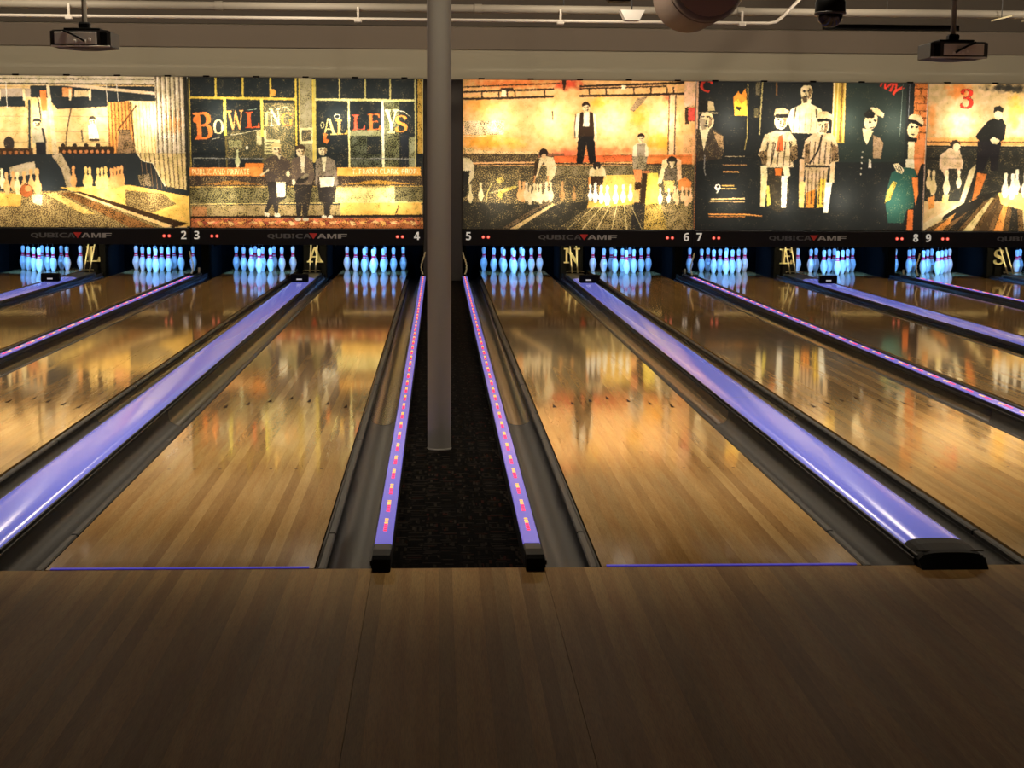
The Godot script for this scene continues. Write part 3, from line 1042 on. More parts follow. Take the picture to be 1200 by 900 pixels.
func L(c: Color, w: float, pts: Array, g := 0.0):
	for i in range(0, pts.size() - 2, 2):
		var a := Vector2(pts[i], pts[i + 1])
		var b := Vector2(pts[i + 2], pts[i + 3])
		var d := (b - a).normalized().orthogonal() * w * 0.5
		P(c, g, [a.x + d.x, a.y + d.y, b.x + d.x, b.y + d.y, b.x - d.x, b.y - d.y, a.x - d.x, a.y - d.y])

func dye(c: Color, cx, cy, rx, ry, amount := 0.8):
	# a patch of ink with an uneven edge
	var p := tx(cx, cy)
	var sx: float = rx * TW / (fx1 - fx0)
	var sy: float = ry * TH / (fb0 - ft0)
	var r := FastNoiseLite.new()
	r.seed = int(cx * 7 + cy)
	r.frequency = 0.03
	for y in range(maxi(0, int(p.y - sy)), mini(TH, int(p.y + sy))):
		for x in range(maxi(0, int(p.x - sx)), mini(TW, int(p.x + sx))):
			var d := Vector2((x - p.x) / sx, (y - p.y) / sy).length() + r.get_noise_2d(x, y) * 0.5
			if d < 1.0:
				var o := im.get_pixel(x, y)
				var n := o.lerp(c, amount * smoothstep(1.0, 0.15, d))
				n.a = o.a
				im.set_pixel(x, y, n)

func PIN(x, base, h, c: Color, g := 0.06):
	var w: float = h * 0.155
	P(c, g, [x - w * 0.42, base, x - w * 0.95, base - h * 0.24, x - w, base - h * 0.34, x - w * 0.7, base - h * 0.5, x - w * 0.4, base - h * 0.64, x - w * 0.42, base - h * 0.76, x - w * 0.55, base - h * 0.88, x - w * 0.4, base - h * 0.98, x, base - h, x + w * 0.4, base - h * 0.98, x + w * 0.55, base - h * 0.88, x + w * 0.42, base - h * 0.76, x + w * 0.4, base - h * 0.64, x + w * 0.7, base - h * 0.5, x + w, base - h * 0.34, x + w * 0.95, base - h * 0.24, x + w * 0.42, base])

func T(s: String, x0: float, y0: float, x1: float, y1: float, c: Color, rot := 0.0, serif := true, g := 0.05):
	# lettering stretched into a rectangle
	var m := text_mesh(s, 1.0, 0.0, serif)
	var arr := m.surface_get_arrays(0)
	var v: PackedVector3Array = arr[Mesh.ARRAY_VERTEX]
	var ind: PackedInt32Array = arr[Mesh.ARRAY_INDEX] if arr[Mesh.ARRAY_INDEX] != null else PackedInt32Array(range(v.size()))
	var b := m.get_aabb()
	var mid := Vector2((x0 + x1) / 2, (y0 + y1) / 2)
	for i in range(0, ind.size() - 2, 3):
		var q := PackedVector2Array()
		for k in 3:
			var p := v[ind[i + k]]
			var o := Vector2(lerp(x0, x1, (p.x - b.position.x) / b.size.x), lerp(y1, y0, (p.y - b.position.y) / b.size.y))
			o = (o - mid).rotated(deg_to_rad(rot)) + mid
			q.append(tx(o.x, o.y))
		fillpoly(q, c, g)

func noise_bytes(seed_: int, freq: float, oct := 3) -> PackedByteArray:
	var n := FastNoiseLite.new()
	n.seed = seed_
	n.noise_type = FastNoiseLite.TYPE_SIMPLEX
	n.frequency = freq
	n.fractal_octaves = oct
	return n.get_image(TW, TH, false, false, true).get_data()

func finish(seed_: int) -> ImageTexture:
	# the print's rough look: ragged ink edges, outlines, specks and scratches, as strong as each ink asks for (kept in alpha)
	var g := noise_bytes(seed_, 0.16)
	var g2 := noise_bytes(seed_ + 5, 0.022)
	var wx := noise_bytes(seed_ + 9, 0.09, 2)
	var wy := noise_bytes(seed_ + 17, 0.09, 2)
	var g3 := noise_bytes(seed_ + 23, 0.05, 2)
	var d := im.get_data()
	var out := PackedByteArray()
	out.resize(TW * TH * 3)
	for y in TH:
		for x in TW:
			var i := y * TW + x
			var sx := clampi(x + (wx[i] - 128) * 2 / 128, 2, TW - 3)
			var sy := clampi(y + (wy[i] - 128) * 2 / 128, 2, TH - 3)
			var j := (sy * TW + sx) * 4
			var gr := minf(1.0, (255 - d[j + 3]) / 255.0 * 1.2 + 0.05)
			var r: float = d[j]
			var gg: float = d[j + 1]
			var b: float = d[j + 2]
			var s := g[i] / 255.0
			var cs := g2[i] / 255.0 - 0.5
			var t := s + cs * 0.35
			if r + gg + b < 260.0:
				var a := clampf((t - (1.0 - gr * 0.62)) * 7.0, 0.0, 1.0)
				r += (196.0 - r) * a * 0.8
				gg += (170.0 - gg) * a * 0.8
				b += (110.0 - b) * a * 0.8
			else:
				var a := clampf(((gr * 0.62) - t) * 7.0, 0.0, 1.0)
				# broken ink outlines and scratches
				var e := absi(d[j + 8] - d[j - 8]) + absi(d[j + 8 * TW + 1] - d[j - 8 * TW + 1])
				if e > 44 and mini(mini(d[j + 9], d[j - 7]), mini(d[j + 8 * TW + 1], d[j - 8 * TW + 1])) < 112: a = maxf(a, clampf((0.58 - s) * 6.0, 0.0, 1.0) * 0.7)
				var f := absf(g3[i] / 255.0 - 0.5)
				if f < 0.012 and s < 0.2 + gr: a = maxf(a, 0.6)
				var k := 1.0 - 0.8 * a
				var mo := 1.0 + cs * 0.18
				r *= k * mo
				gg *= k * mo
				b *= k * mo * (1.0 + cs * 0.15)
			out[i * 3] = int(clampf(r, 0, 255))
			out[i * 3 + 1] = int(clampf(gg, 0, 255))
			out[i * 3 + 2] = int(clampf(b, 0, 255))
	return ImageTexture.create_from_image(Image.create_from_data(TW, TH, false, Image.FORMAT_RGB8, out))

func fig_face(x, y, rx, ry, skin: Color, hair: Color, hh := 0.75):
	E(hair, 0.1, x, y - ry * 0.45, rx * 1.08, ry * hh)
	E(skin, 0.12, x, y, rx, ry)
	P(hair, 0.1, [x - rx, y - ry * 0.3, x - rx * 0.7, y - ry * 0.9, x, y - ry * 1.1, x + rx * 0.8, y - ry * 0.85, x + rx, y - ry * 0.3, x + rx * 0.5, y - ry * 0.55, x - rx * 0.6, y - ry * 0.5])
	var ink := col(70, 54, 40)
	E(ink, 0.0, x - rx * 0.38, y - ry * 0.08, rx * 0.16, ry * 0.1)
	E(ink, 0.0, x + rx * 0.38, y - ry * 0.08, rx * 0.16, ry * 0.1)
	L(ink, 0.4, [x, y, x - rx * 0.1, y + ry * 0.28])
	L(ink, 0.5, [x - rx * 0.3, y + ry * 0.52, x + rx * 0.3, y + ry * 0.52])
	P(col(168, 136, 96), 0.5, [x + rx * 0.45, y - ry * 0.3, x + rx * 0.95, y - ry * 0.3, x + rx * 0.8, y + ry * 0.5, x + rx * 0.35, y + ry * 0.9])

func paint_a() -> ImageTexture:
	var dark := col(40, 44, 46)
	var cream := col(232, 208, 160)
	canvas(-57, 220, 86.5, 88.5, 263.5, 266.5, col(218, 182, 122), 0.1)
	for y in [100, 134, 152, 164]: L(col(170, 140, 96), 0.6, [-57, y, 150, y + 1])
	R(col(206, 190, 160), 0.1, -57, 86, 183, 98)
	L(col(80, 66, 50), 1.0, [-57, 95.5, 183, 97.5])
	L(col(120, 100, 80), 0.8, [-57, 90.5, 183, 91.5])
	R(dark, 0.1, -57, 112, 33, 123)
	R(col(176, 156, 132), 0.2, -57, 102, 41, 112)
	P(dark, 0.15, [40, 99, 183, 100, 183, 118, 152, 116, 126, 123, 70, 126, 60, 113, 40, 112])
	P(col(226, 196, 160), 0.05, [70, 97, 112, 99, 183, 106, 183, 110, 120, 104, 76, 99])
	R(col(222, 150, 92), 0.1, 76, 101, 88, 112)
	R(col(214, 186, 140), 0.15, 90, 104, 108, 112)
	for x in [4.0, 32.0, 85.0, 108.0]: R(cream, 0.05, x - 1.5, 103, x + 1.5, 116)
	L(col(220, 210, 190), 1.2, [12, 94, 12.5, 125])
	L(col(214, 204, 184), 1.0, [139, 97, 141, 128])
	L(col(214, 204, 184), 1.0, [127, 97, 128, 128])
	L(col(70, 50, 36), 0.9, [86, 124, 80, 152, 78, 170])
	P(col(200, 170, 110), 0.2, [34, 113, 41, 113, 38, 178, 34, 178])
	L(dark, 2.2, [38, 115, 36.5, 172])
	P(col(226, 120, 60), 0.08, [50, 105, 58, 104, 58, 128, 52, 128])
	P(col(206, 178, 132), 0.12, [52, 128, 57, 128, 58, 180, 54, 180])
	P(col(214, 190, 148), 0.1, [58, 98, 62, 97, 69, 180, 63, 180])
	L(dark, 1.2, [48, 112, 51, 138])
	# two boys behind the lanes
	P(col(168, 156, 126), 0.25, [40, 150, 45, 147, 52, 147, 54, 166, 40, 166])
	R(col(36, 36, 40), 0.1, 44, 165, 55, 180)
	L(col(46, 42, 40), 2.0, [52, 148, 55, 166])
	fig_face(46, 143, 4.4, 5.2, col(220, 198, 154), col(36, 34, 34))
	P(col(246, 238, 214), 0.05, [105, 146, 109, 143, 114, 145, 117, 161, 105, 161])
	fig_face(109.5, 140, 3.8, 4.6, col(244, 226, 190), col(58, 50, 40))
	R(col(70, 56, 44), 0.1, 106, 161, 117, 163.5)
	L(col(90, 76, 60), 1.0, [97, 150, 98, 164])
	E(col(52, 46, 44), 0.3, 13, 166, 6, 8)
	# vertical planks
	P(col(224, 152, 78), 0.16, [128, 118, 153, 117, 158, 178, 128, 178])
	P(col(246, 222, 160), 0.08, [153, 116, 183, 117, 184, 180, 158, 178])
	for k in 14: L(col(136, 86, 44) if k < 7 else col(206, 160, 90), 0.7, [128 + k * 4.0, 118, 129 + k * 4.1, 178])
	L(col(104, 62, 34), 1.2, [161, 122, 138, 152])
	L(col(90, 52, 30), 1.0, [154, 118, 158, 176])
	P(col(150, 120, 84), 0.5, [137, 178, 140, 150, 152, 150, 160, 178])
	R(col(204, 186, 152), 0.12, 183, 88, 217, 222)
	dye(col(226, 140, 70), 203, 142, 14, 18, 0.8)
	for k in 7:
		L(col(110, 92, 70), 0.8, [184 + k * 5.4, 88, 186 + k * 5.3, 222])
		L(col(236, 222, 196), 0.8, [186 + k * 5.4, 88, 188 + k * 5.3, 222])
	R(col(44, 44, 38), 0.2, 216.5, 88, 220, 266)
	# ball rack
	R(col(52, 38, 28), 0.2, 70, 170, 134, 180)
	R(col(60, 42, 30), 0.3, -57, 172, 40, 181)
	for k in 9: E(col(196, 130, 80), 0.1, 76 + k * 6.4, 176, 2.2, 2.4)
	for k in 14: E(col(176, 116, 70), 0.2, -52 + k * 6.6, 177, 2.2, 2.4)
	for k in 4: E(col(50, 40, 34), 0.1, 75 + k * 13.5, 168.5, 2.4, 2.2)
	# pit wall and the curve where it meets the planks
	P(dark, 0.08, [-57, 180, 160, 178, 166, 187, 178, 189, 186, 206, 192, 217, 220, 222, 220, 240, -57, 240])
	P(col(216, 190, 130), 0.12, [160, 178, 217, 178, 217, 222, 192, 217, 186, 206, 179, 189, 166, 187])
	for k in 10: L(col(128, 100, 66), 0.7, [164 + k * 5.3, 178, 168 + k * 5.1, 221])
	L(col(232, 218, 180), 1.2, [160, 178, 166, 187, 178, 189.5, 186, 206, 192, 217])
	P(col(150, 130, 96), 0.6, [160, 204, 174, 202, 177, 217, 164, 216])
	P(col(178, 158, 122), 0.3, [61, 180, 73, 177, 82, 196, 86, 224, 79, 224, 72, 196])
	P(col(190, 172, 136), 0.2, [12, 194, 30, 189, 42, 187, 43, 202, 30, 204, 13, 206])
	# lane floor
	P(col(84, 66, 40), 0.75, [-57, 222, 80, 222, 140, 246, 190, 266, -57, 266])
	P(col(232, 176, 84), 0.15, [-57, 224, 26, 224, 24, 240, -57, 240])
	P(col(238, 190, 96), 0.12, [70, 218, 150, 215, 220, 229, 220, 265, 196, 265, 112, 231])
	P(col(90, 70, 40), 0.7, [146, 222, 190, 226, 204, 238, 176, 248, 146, 240])
	P(col(56, 40, 26), 0.2, [86, 224, 92, 223, 218, 262, 200, 266])
	P(col(236, 196, 130), 0.1, [84, 224, 90, 224, 200, 264, 190, 266, 150, 250])
	P(col(150, 104, 56), 0.5, [70, 224, 84, 224, 180, 266, 150, 266])
	P(col(236, 196, 110), 0.3, [50, 224, 66, 224, 112, 250, 96, 250])
	for p in [[-50, 226, 27], [-40, 224, 26], [-30, 226, 27], [-18, 224, 26], [-8, 226, 27], [3.5, 219, 24], [8.5, 226, 27], [16, 222, 24], [21, 226, 27], [29, 224, 26], [37, 222, 26], [44, 228, 33]]:
		PIN(p[0], p[1], p[2], col(224, 172, 110) if int(p[0]) % 3 else col(244, 222, 168))
	P(col(240, 214, 150), 0.2, [36, 226, 50, 226, 48, 240, 38, 236])
	E(col(170, 92, 48), 0.15, 31, 221.5, 7.6, 7.8)
	E(col(212, 140, 84), 0.1, 33, 219, 4, 4)
	for p in [[86, 218, 26], [100.5, 219, 26], [105, 218.5, 25], [114.5, 220, 25], [119, 219, 25], [123.5, 219, 26], [130, 220, 25], [134, 219, 25], [138, 218, 25], [142, 217, 25]]:
		PIN(p[0], p[1], p[2], col(240, 200, 120) if p[0] > 95 and p[0] < 125 else col(226, 160, 96))
	R(col(200, 140, 60), 0.0, 219.2, 200, 220, 266)
	return finish(11)

func paint_b() -> ImageTexture:
	var dark := col(36, 41, 43)
	var gold := col(214, 186, 82)
	canvas(221, 496, 89, 93, 266.5, 268.3, dark, 0.22)
	# shop panes' faded reflections
	R(col(58, 60, 48), 0.5, 264, 152, 306, 184)
	R(col(70, 72, 56), 0.6, 307, 120, 345, 190)
	R(col(92, 96, 74), 0.6, 409, 156, 447, 196)
	R(col(120, 120, 84), 0.6, 449, 118, 468, 196)
	R(col(40, 44, 50), 0.2, 470, 158, 479, 196)
	R(col(150, 150, 112), 0.4, 479, 160, 486, 196)
	R(col(150, 150, 110), 0.3, 410, 152, 447, 159)
	R(dark, 0.3, 430, 160, 446, 180)
	R(col(206, 196, 140), 0.25, 300, 151, 312, 169)
	R(col(216, 206, 150), 0.2, 309, 162, 328, 180)
	for k in 4: L(col(90, 84, 60), 0.8, [311, 166 + k * 3.5, 326, 166.5 + k * 3.5])
	R(col(160, 156, 110), 0.4, 267, 163, 283, 172)
	E(col(226, 220, 190), 0.05, 289, 172, 2, 2)
	# frames
	R(col(70, 66, 46), 0.4, 221, 89, 223.5, 268)
	L(gold, 1.2, [223.2, 90, 223.2, 196])
	L(gold, 3.2, [223, 113, 347, 115.5])
	for x in [253.5, 285.2, 317.2]: L(gold, 2.6, [x, 90, x, 113])
	L(col(228, 214, 90), 3.6, [263.8, 115, 263.8, 158])
	L(col(116, 104, 62), 2.4, [264.4, 158, 265, 196])
	L(col(232, 214, 100), 3.4, [306.8, 115, 307, 160])
	L(col(90, 84, 56), 2.4, [307.4, 160, 307.6, 196])
	L(gold, 2.6, [347, 91, 347, 170])
	R(col(158, 148, 112), 0.32, 350, 91, 366, 190)
	L(gold, 1.4, [350.6, 91, 350.6, 190])
	L(gold, 1.6, [366.6, 92, 366.6, 190])
	R(col(214, 204, 150), 0.1, 351.5, 149, 366, 168)
	R(col(70, 68, 58), 0.5, 353.5, 152, 364, 164)
	L(col(196, 180, 96), 3.0, [369, 92, 369, 190])
	L(col(216, 208, 140), 3.2, [369, 116, 487, 118])
	for x in [398.0, 428.2, 457.5]: L(col(196, 184, 116), 2.0, [x, 92, x, 117])
	L(col(226, 218, 150), 2.6, [408.5, 118, 409, 196])
	L(col(232, 226, 180), 3.2, [448.0, 118, 449, 196])
	L(col(190, 180, 120), 2.0, [486.8, 93, 487, 196])
	R(col(186, 148, 66), 0.4, 489.5, 93, 496, 180)
	L(col(232, 206, 130), 0.8, [495, 93, 495.3, 180])
	E(col(210, 150, 66), 0.2, 320, 108, 4, 4.5)
	# lettering
	T("B", 227, 130, 249, 162, col(226, 128, 62), -4)
	E(col(226, 128, 62), 0.05, 229.5, 139, 3.6, 4)
	E(col(222, 110, 54), 0.05, 233, 159.5, 3.4, 3)
	T("O", 250, 139, 262, 156, col(230, 214, 160))
	T("W", 266, 128, 286, 151, col(232, 170, 96), -3)
	T("L", 287, 130, 304, 149, col(226, 96, 52), -2)
	T("I", 309, 130, 315.5, 147, col(228, 206, 128))
	T("N", 315.5, 126, 329, 147, col(236, 222, 164), -3)
	T("G", 329, 131, 344, 147, col(228, 152, 70))
	L(col(214, 206, 170), 0.8, [270, 157, 285, 155, 302, 151])
	L(col(190, 184, 150), 0.8, [248, 162, 257, 160])
	L(col(160, 180, 160), 0.8, [290, 128, 301, 127])
	L(col(222, 214, 160), 1.0, [330, 126, 336, 124, 340, 130])
	T("A", 377, 138, 394, 158, col(222, 206, 126), -4)
	E(col(214, 206, 150), 0.05, 377.5, 146, 2.6, 4)
	E(dark, 0.05, 377.5, 146, 1.4, 2.6)
	P(col(226, 120, 60), 0.05, [379, 155, 383, 156, 382, 162, 386, 163, 383, 168, 378, 166])
	T("L", 393, 140, 407, 157, col(230, 186, 92))
	E(col(222, 216, 180), 0.05, 395, 136, 4, 3)
	E(dark, 0.0, 395, 136, 2.6, 1.8)
	T("L", 412, 134, 428, 152, col(222, 100, 70))
	T("E", 430, 133, 446, 152, col(228, 120, 60), -2)
	T("Y", 451, 128, 466, 156, col(228, 214, 150))
	T("S", 463, 135, 478, 155, col(232, 146, 66))
	L(col(206, 200, 170), 0.9, [466, 129, 474, 131, 482, 138])
	# ledge, pin and the sign boards
	L(col(150, 150, 140), 1.4, [226, 184, 308, 185])
	L(col(150, 150, 140), 1.2, [410, 185, 486, 186])
	for x in [226.0, 256.0]: L(col(120, 120, 112), 0.9, [x, 184, x, 195])
	PIN(277.5, 195, 21, col(206, 208, 160))
	R(col(228, 132, 58), 0.1, 286, 190, 309, 196)
	P(col(230, 146, 70), 0.1, [221, 195, 309, 195, 309, 206, 221, 205])
	T("PUBLIC AND PRIVATE", 224, 197, 291, 203.5, col(250, 222, 160), 0, false)
	P(col(240, 176, 84), 0.1, [394, 195.5, 493, 195.5, 494, 206, 394, 206])
	T("T. FRANK CLARK, PROP.", 412, 197.5, 490, 204.5, col(252, 236, 190), 0, false)
	R(col(54, 44, 40), 0.4, 221, 206, 496, 217)
	P(col(156, 112, 56), 0.5, [232, 216, 270, 210, 308, 216])
	P(col(186, 140, 60), 0.45, [398, 216, 440, 210, 490, 216])
	L(col(206, 170, 92), 1.4, [221, 218, 496, 218])
	R(col(128, 118, 78), 0.6, 221, 219, 496, 238)
	R(col(214, 194, 124), 0.3, 392, 219, 478, 238)
	R(col(120, 112, 76), 0.55, 462, 219, 488, 236)
	L(col(206, 184, 120), 1.2, [221, 238.6, 496, 237])
	R(col(160, 138, 92), 0.4, 221, 239.5, 496, 253)
	R(col(224, 176, 88), 0.15, 398, 237.5, 494, 253)
	P(col(182, 128, 78), 0.4, [223, 241, 240, 241, 240, 253, 223, 253])
	L(col(40, 28, 20), 1.6, [221, 254, 496, 252.6])
	R(col(184, 112, 66), 0.45, 221, 255, 496, 269)
	for k in 46:
		var x := 222 + k * 6.0
		P([col(214, 120, 84), col(226, 172, 96), col(150, 70, 54), col(232, 190, 130)][k % 4], 0.3, [x, 257 + (k * 7) % 6, x + 9, 256 + (k * 5) % 6, x + 12, 259 + (k * 3) % 6, x + 3, 260 + (k * 5) % 6])
	L(col(60, 46, 30), 0.9, [463, 252, 467, 240])
	# three boys
	var ink := col(44, 40, 38)
	P(ink, 0.2, [312, 212, 336, 212, 333, 232, 325, 236, 324, 250, 320, 250, 318, 238, 312, 248, 308, 248, 314, 230])
	P(col(222, 208, 170), 0.2, [322, 207, 334, 207, 333, 230, 323, 231])
	P(col(72, 62, 56), 0.35, [309, 186, 320, 181, 330, 182, 339, 188, 342, 204, 337, 213, 312, 212, 307, 200])
	P(col(222, 206, 170), 0.1, [323, 181, 329, 181, 327, 187])
	L(col(210, 196, 156), 2.4, [304, 205, 314, 198])
	E(col(214, 202, 160), 0.1, 336.5, 203, 2.6, 4)
	fig_face(323.5, 174.5, 5.6, 6.6, col(226, 206, 158), col(196, 176, 116), 0.9)
	P(col(226, 214, 190), 0.1, [308, 248, 314, 250, 313, 254, 308, 253])
	P(col(226, 214, 190), 0.1, [320, 249, 326, 250, 327, 254, 320, 254])
	P(ink, 0.25, [343, 214, 366, 214, 361, 240, 358, 254, 353, 254, 353, 236, 350, 254, 346, 254, 345, 236])
	P(col(96, 82, 72), 0.35, [341, 186, 350, 182, 358, 182, 365, 188, 368, 204, 364, 216, 342, 216, 340, 204])
	P(col(228, 214, 178), 0.08, [350.5, 182, 357, 182, 356, 202, 352, 202])
	E(ink, 0.2, 353, 210, 8, 4, -25)
	E(col(150, 136, 110), 0.2, 356, 206, 6, 2.4, -25)
	E(col(222, 206, 166), 0.1, 343, 213, 2.2, 4)
	fig_face(351.5, 177, 5.4, 6.2, col(224, 202, 156), col(70, 54, 40), 0.9)
	for x in [347.5, 356.5]: E(col(206, 196, 170), 0.15, x, 257, 3.8, 2)
	P(ink, 0.25, [371, 217, 394, 216, 390, 236, 386, 240, 385, 252, 379, 252, 378, 238, 373, 236])
	P(col(138, 124, 104), 0.35, [369, 187, 376, 183, 384, 183, 392, 188, 396, 216, 391, 219, 389, 206, 372, 206, 371, 218, 368, 216])
	P(col(228, 216, 180), 0.08, [376, 183, 382, 183, 380, 200, 378, 200])
	P(col(232, 220, 186), 0.1, [373, 207, 391, 207, 390, 218, 374, 219])
	fig_face(377.5, 175.5, 5.2, 6.6, col(228, 210, 162), col(40, 44, 36), 0.8)
	for x in [378.5, 386.0]: E(col(214, 204, 176), 0.15, x, 254, 3.4, 2)
	return finish(12)

func paint_c() -> ImageTexture:
	canvas(542, 814.5, 94, 97, 268, 270.3, col(234, 180, 116), 0.04)
	var ink := col(52, 38, 28)
	dye(col(226, 122, 60), 598, 99, 70, 8, 0.9)
	dye(col(214, 74, 48), 664, 100, 24, 9, 0.9)
	dye(col(236, 160, 70), 560, 124, 26, 12, 0.8)
	dye(col(238, 158, 52), 566, 166, 34, 13, 0.9)
	dye(col(238, 180, 70), 600, 168, 22, 10, 0.7)
	dye(col(240, 178, 60), 700, 122, 14, 12, 0.8)
	dye(col(236, 166, 60), 748, 138, 14, 20, 0.8)
	dye(col(238, 160, 50), 775, 168, 26, 14, 0.9)
	dye(col(226, 120, 70), 700, 178, 60, 8, 0.8)
	dye(col(222, 108, 76), 660, 182, 26, 9, 0.9)
	dye(col(220, 90, 60), 782, 116, 9, 6, 0.9)
	# rails along the top
	L(ink, 0.8, [543, 103, 590, 101, 655, 99])
	L(ink, 1.6, [543, 108.6, 584, 107.5, 648, 105.5])
	L(ink, 2.0, [543, 116.5, 600, 115.5, 648, 114])
	for x in [564.0, 583.5, 593.5, 602.5, 637.0]: L(ink, 1.2, [x, 107, x + 0.5, 116])
	P(ink, 0.2, [585, 106, 588, 104, 600, 104, 602, 107])
	R(col(250, 232, 190), 0.05, 587, 106.5, 592.5, 114)
	P(ink, 0.1, [657, 94, 662, 94, 662, 99, 660, 108, 658, 99])
	L(ink, 2.0, [678, 102.5, 720, 101, 760, 100, 800, 98.5])
	L(ink, 1.2, [678, 105, 726, 104, 780, 102.5])
	L(ink, 2.2, [678, 113.5, 740, 112.6, 802, 111])
	for x in [689.0, 709.0, 741.5, 761.5, 780.5, 788.0]: L(ink, 1.1, [x, 103.5, x + 0.3, 113])
	R(col(250, 232, 196), 0.05, 727, 101, 732, 106)
	P(col(170, 140, 100), 0.5, [737, 130, 746, 116, 758, 114, 752, 122, 742, 132])
	L(ink, 0.9, [646.5, 131, 647.2, 141])
	R(col(228, 186, 136), 0.15, 784, 112, 792, 182)
	for x in [783.5, 791.0]: L(col(120, 84, 56), 1.1, [x, 112, x - 0.5, 184])
	P(ink, 0.3, [802, 128, 806, 126, 807, 146, 803, 146])
	R(col(222, 84, 70), 0.25, 806, 127, 814.5, 143)
	R(col(238, 190, 150), 0.2, 801, 98, 814.5, 126)
	R(col(236, 176, 118), 0.25, 801, 158, 814.5, 236)
	R(col(228, 196, 150), 0.45, 543, 142, 590, 158)
	L(col(240, 214, 170), 0.9, [543, 159.6, 570, 159.2])
	R(col(70, 58, 44), 0.5, 543, 178, 632, 190)
	P(col(240, 200, 140), 0.3, [543, 172, 560, 176, 600, 178, 632, 177, 632, 181, 543, 180])
	R(col(150, 100, 70), 0.4, 630, 180, 660, 192)
	P(col(226, 110, 60), 0.15, [648, 183, 741, 182, 741, 190, 648, 191])
	R(col(230, 132, 66), 0.15, 758, 182, 812, 193)
	L(col(232, 180, 130), 1.4, [543, 190.4, 625, 190])
	L(ink, 1.3, [543, 193, 660, 192, 741, 193, 812, 194])
	# lane floor
	R(col(62, 56, 44), 0.55, 542, 194, 815, 271)
	R(col(136, 122, 86), 0.5, 648, 195, 742, 206)
	P(col(48, 46, 40), 0.3, [542, 236, 640, 240, 700, 236, 650, 271, 542, 271])
	P(col(232, 188, 92), 0.12, [700, 206, 745, 205, 744, 240, 704, 240])
	P(col(222, 172, 78), 0.2, [690, 236, 744, 236, 730, 262, 700, 256, 688, 244])
	P(col(150, 130, 84), 0.6, [690, 244, 742, 240, 738, 271, 672, 271])
	P(col(44, 42, 40), 0.3, [744, 238, 758, 238, 756, 271, 740, 271])
	P(col(238, 206, 90), 0.08, [757, 203, 772, 203, 774, 240, 757, 240])
	P(col(196, 164, 84), 0.5, [757, 240, 776, 238, 784, 271, 756, 271])
	P(col(160, 138, 90), 0.55, [776, 240, 812, 238, 812, 271, 784, 271])
	for k in 6: L(col(206, 186, 130), 1.0, [700 + k * 8.0, 240, 664 + k * 18.0, 270])
	P(col(206, 176, 120), 0.2, [648, 238, 651, 240, 604, 270, 594, 270])
	P(col(120, 100, 74), 0.5, [640, 236, 650, 234, 596, 268, 590, 266])
	P(col(196, 176, 90), 0.3, [584, 222, 604, 217, 606, 220, 590, 226, 588, 234, 583, 230])
	L(col(196, 180, 110), 1.6, [576, 214, 571, 226, 569, 238])
	L(col(176, 168, 120), 1.4, [574, 226, 590, 222])
	P(col(200, 176, 96), 0.4, [580, 210, 588, 206, 592, 212, 584, 216])
	# the standing man
	P(col(240, 222, 182), 0.06, [674, 135, 681, 132, 690, 132, 697, 135, 699, 162, 694, 166, 676, 166, 672, 160])
	P(ink, 0.08, [679, 133, 683, 132, 682.5, 149, 690, 149, 690, 132, 694, 133, 696, 160, 697, 168, 676, 168, 678, 150])
	P(col(30, 28, 28), 0.12, [677, 160, 696, 160, 698, 191, 691, 192, 686.5, 170, 682.5, 192, 675.5, 192])
	R(col(244, 226, 188), 0.04, 683, 133, 690, 149)
	L(ink, 0.8, [674, 135, 672.5, 150, 673.5, 163])
	E(col(228, 192, 140), 0.1, 675.5, 163.5, 2.2, 3)
	E(col(228, 192, 140), 0.1, 697, 163.5, 2.0, 3)
	fig_face(685.6, 127, 4.2, 5.6, col(238, 210, 160), col(50, 34, 26), 0.8)
	# boy perched at the right
	P(col(238, 214, 172), 0.08, [742, 172, 747, 168, 756, 168, 760, 174, 760, 184, 741, 184])
	R(col(164, 148, 120), 0.3, 746.5, 169, 756, 184)
	P(col(160, 146, 116), 0.4, [741, 184, 759, 184, 757, 199, 742, 199])
	P(col(228, 140, 84), 0.12, [742, 199, 753, 199, 752, 214, 745, 214])
	P(col(56, 36, 26), 0.2, [744, 216, 751, 214, 753, 220, 746, 223])
	P(col(236, 172, 100), 0.1, [744, 223, 751, 222, 750, 238, 743, 238])
	P(ink, 0.15, [754, 203, 759, 203, 757, 238, 751, 240])
	E(col(196, 120, 76), 0.1, 758, 202, 4.6, 2)
	fig_face(751, 163, 3.8, 4.8, col(238, 208, 156), col(46, 34, 28), 0.8)
	# boys bending over the pins
	P(col(226, 208, 166), 0.1, [542, 184, 550, 185, 556, 194, 555, 208, 549, 216, 547, 212, 551, 200, 542, 201])
	P(col(40, 38, 36), 0.2, [542, 200, 550, 201, 546, 230, 542, 232])
	P(col(222, 200, 152), 0.2, [630, 186, 638, 183, 648, 184, 652, 196, 650, 206, 643, 216, 640, 206, 640, 196, 636, 190, 630, 206, 626, 214, 625, 206])
	P(ink, 0.25, [627, 186, 632, 186, 628, 206, 624, 214])
	E(col(44, 34, 30), 0.1, 636.5, 179.5, 5, 5.2)
	E(col(216, 176, 126), 0.1, 637, 183, 3.4, 2.8)
	L(col(200, 140, 86), 2.4, [642, 206, 641.5, 218])
	L(col(200, 140, 86), 2.4, [627, 206, 625, 218])
	P(col(216, 194, 146), 0.15, [691, 198, 698, 195, 705, 195, 709, 199, 711, 210, 690, 210])
	P(ink, 0.2, [692, 207, 708, 207, 706, 218, 694, 218])
	L(col(226, 150, 84), 3.2, [691, 208, 691, 222])
	L(col(236, 176, 96), 2.6, [709, 208, 708, 220])
	E(col(44, 38, 34), 0.1, 699.5, 194.5, 4.6, 4.4)
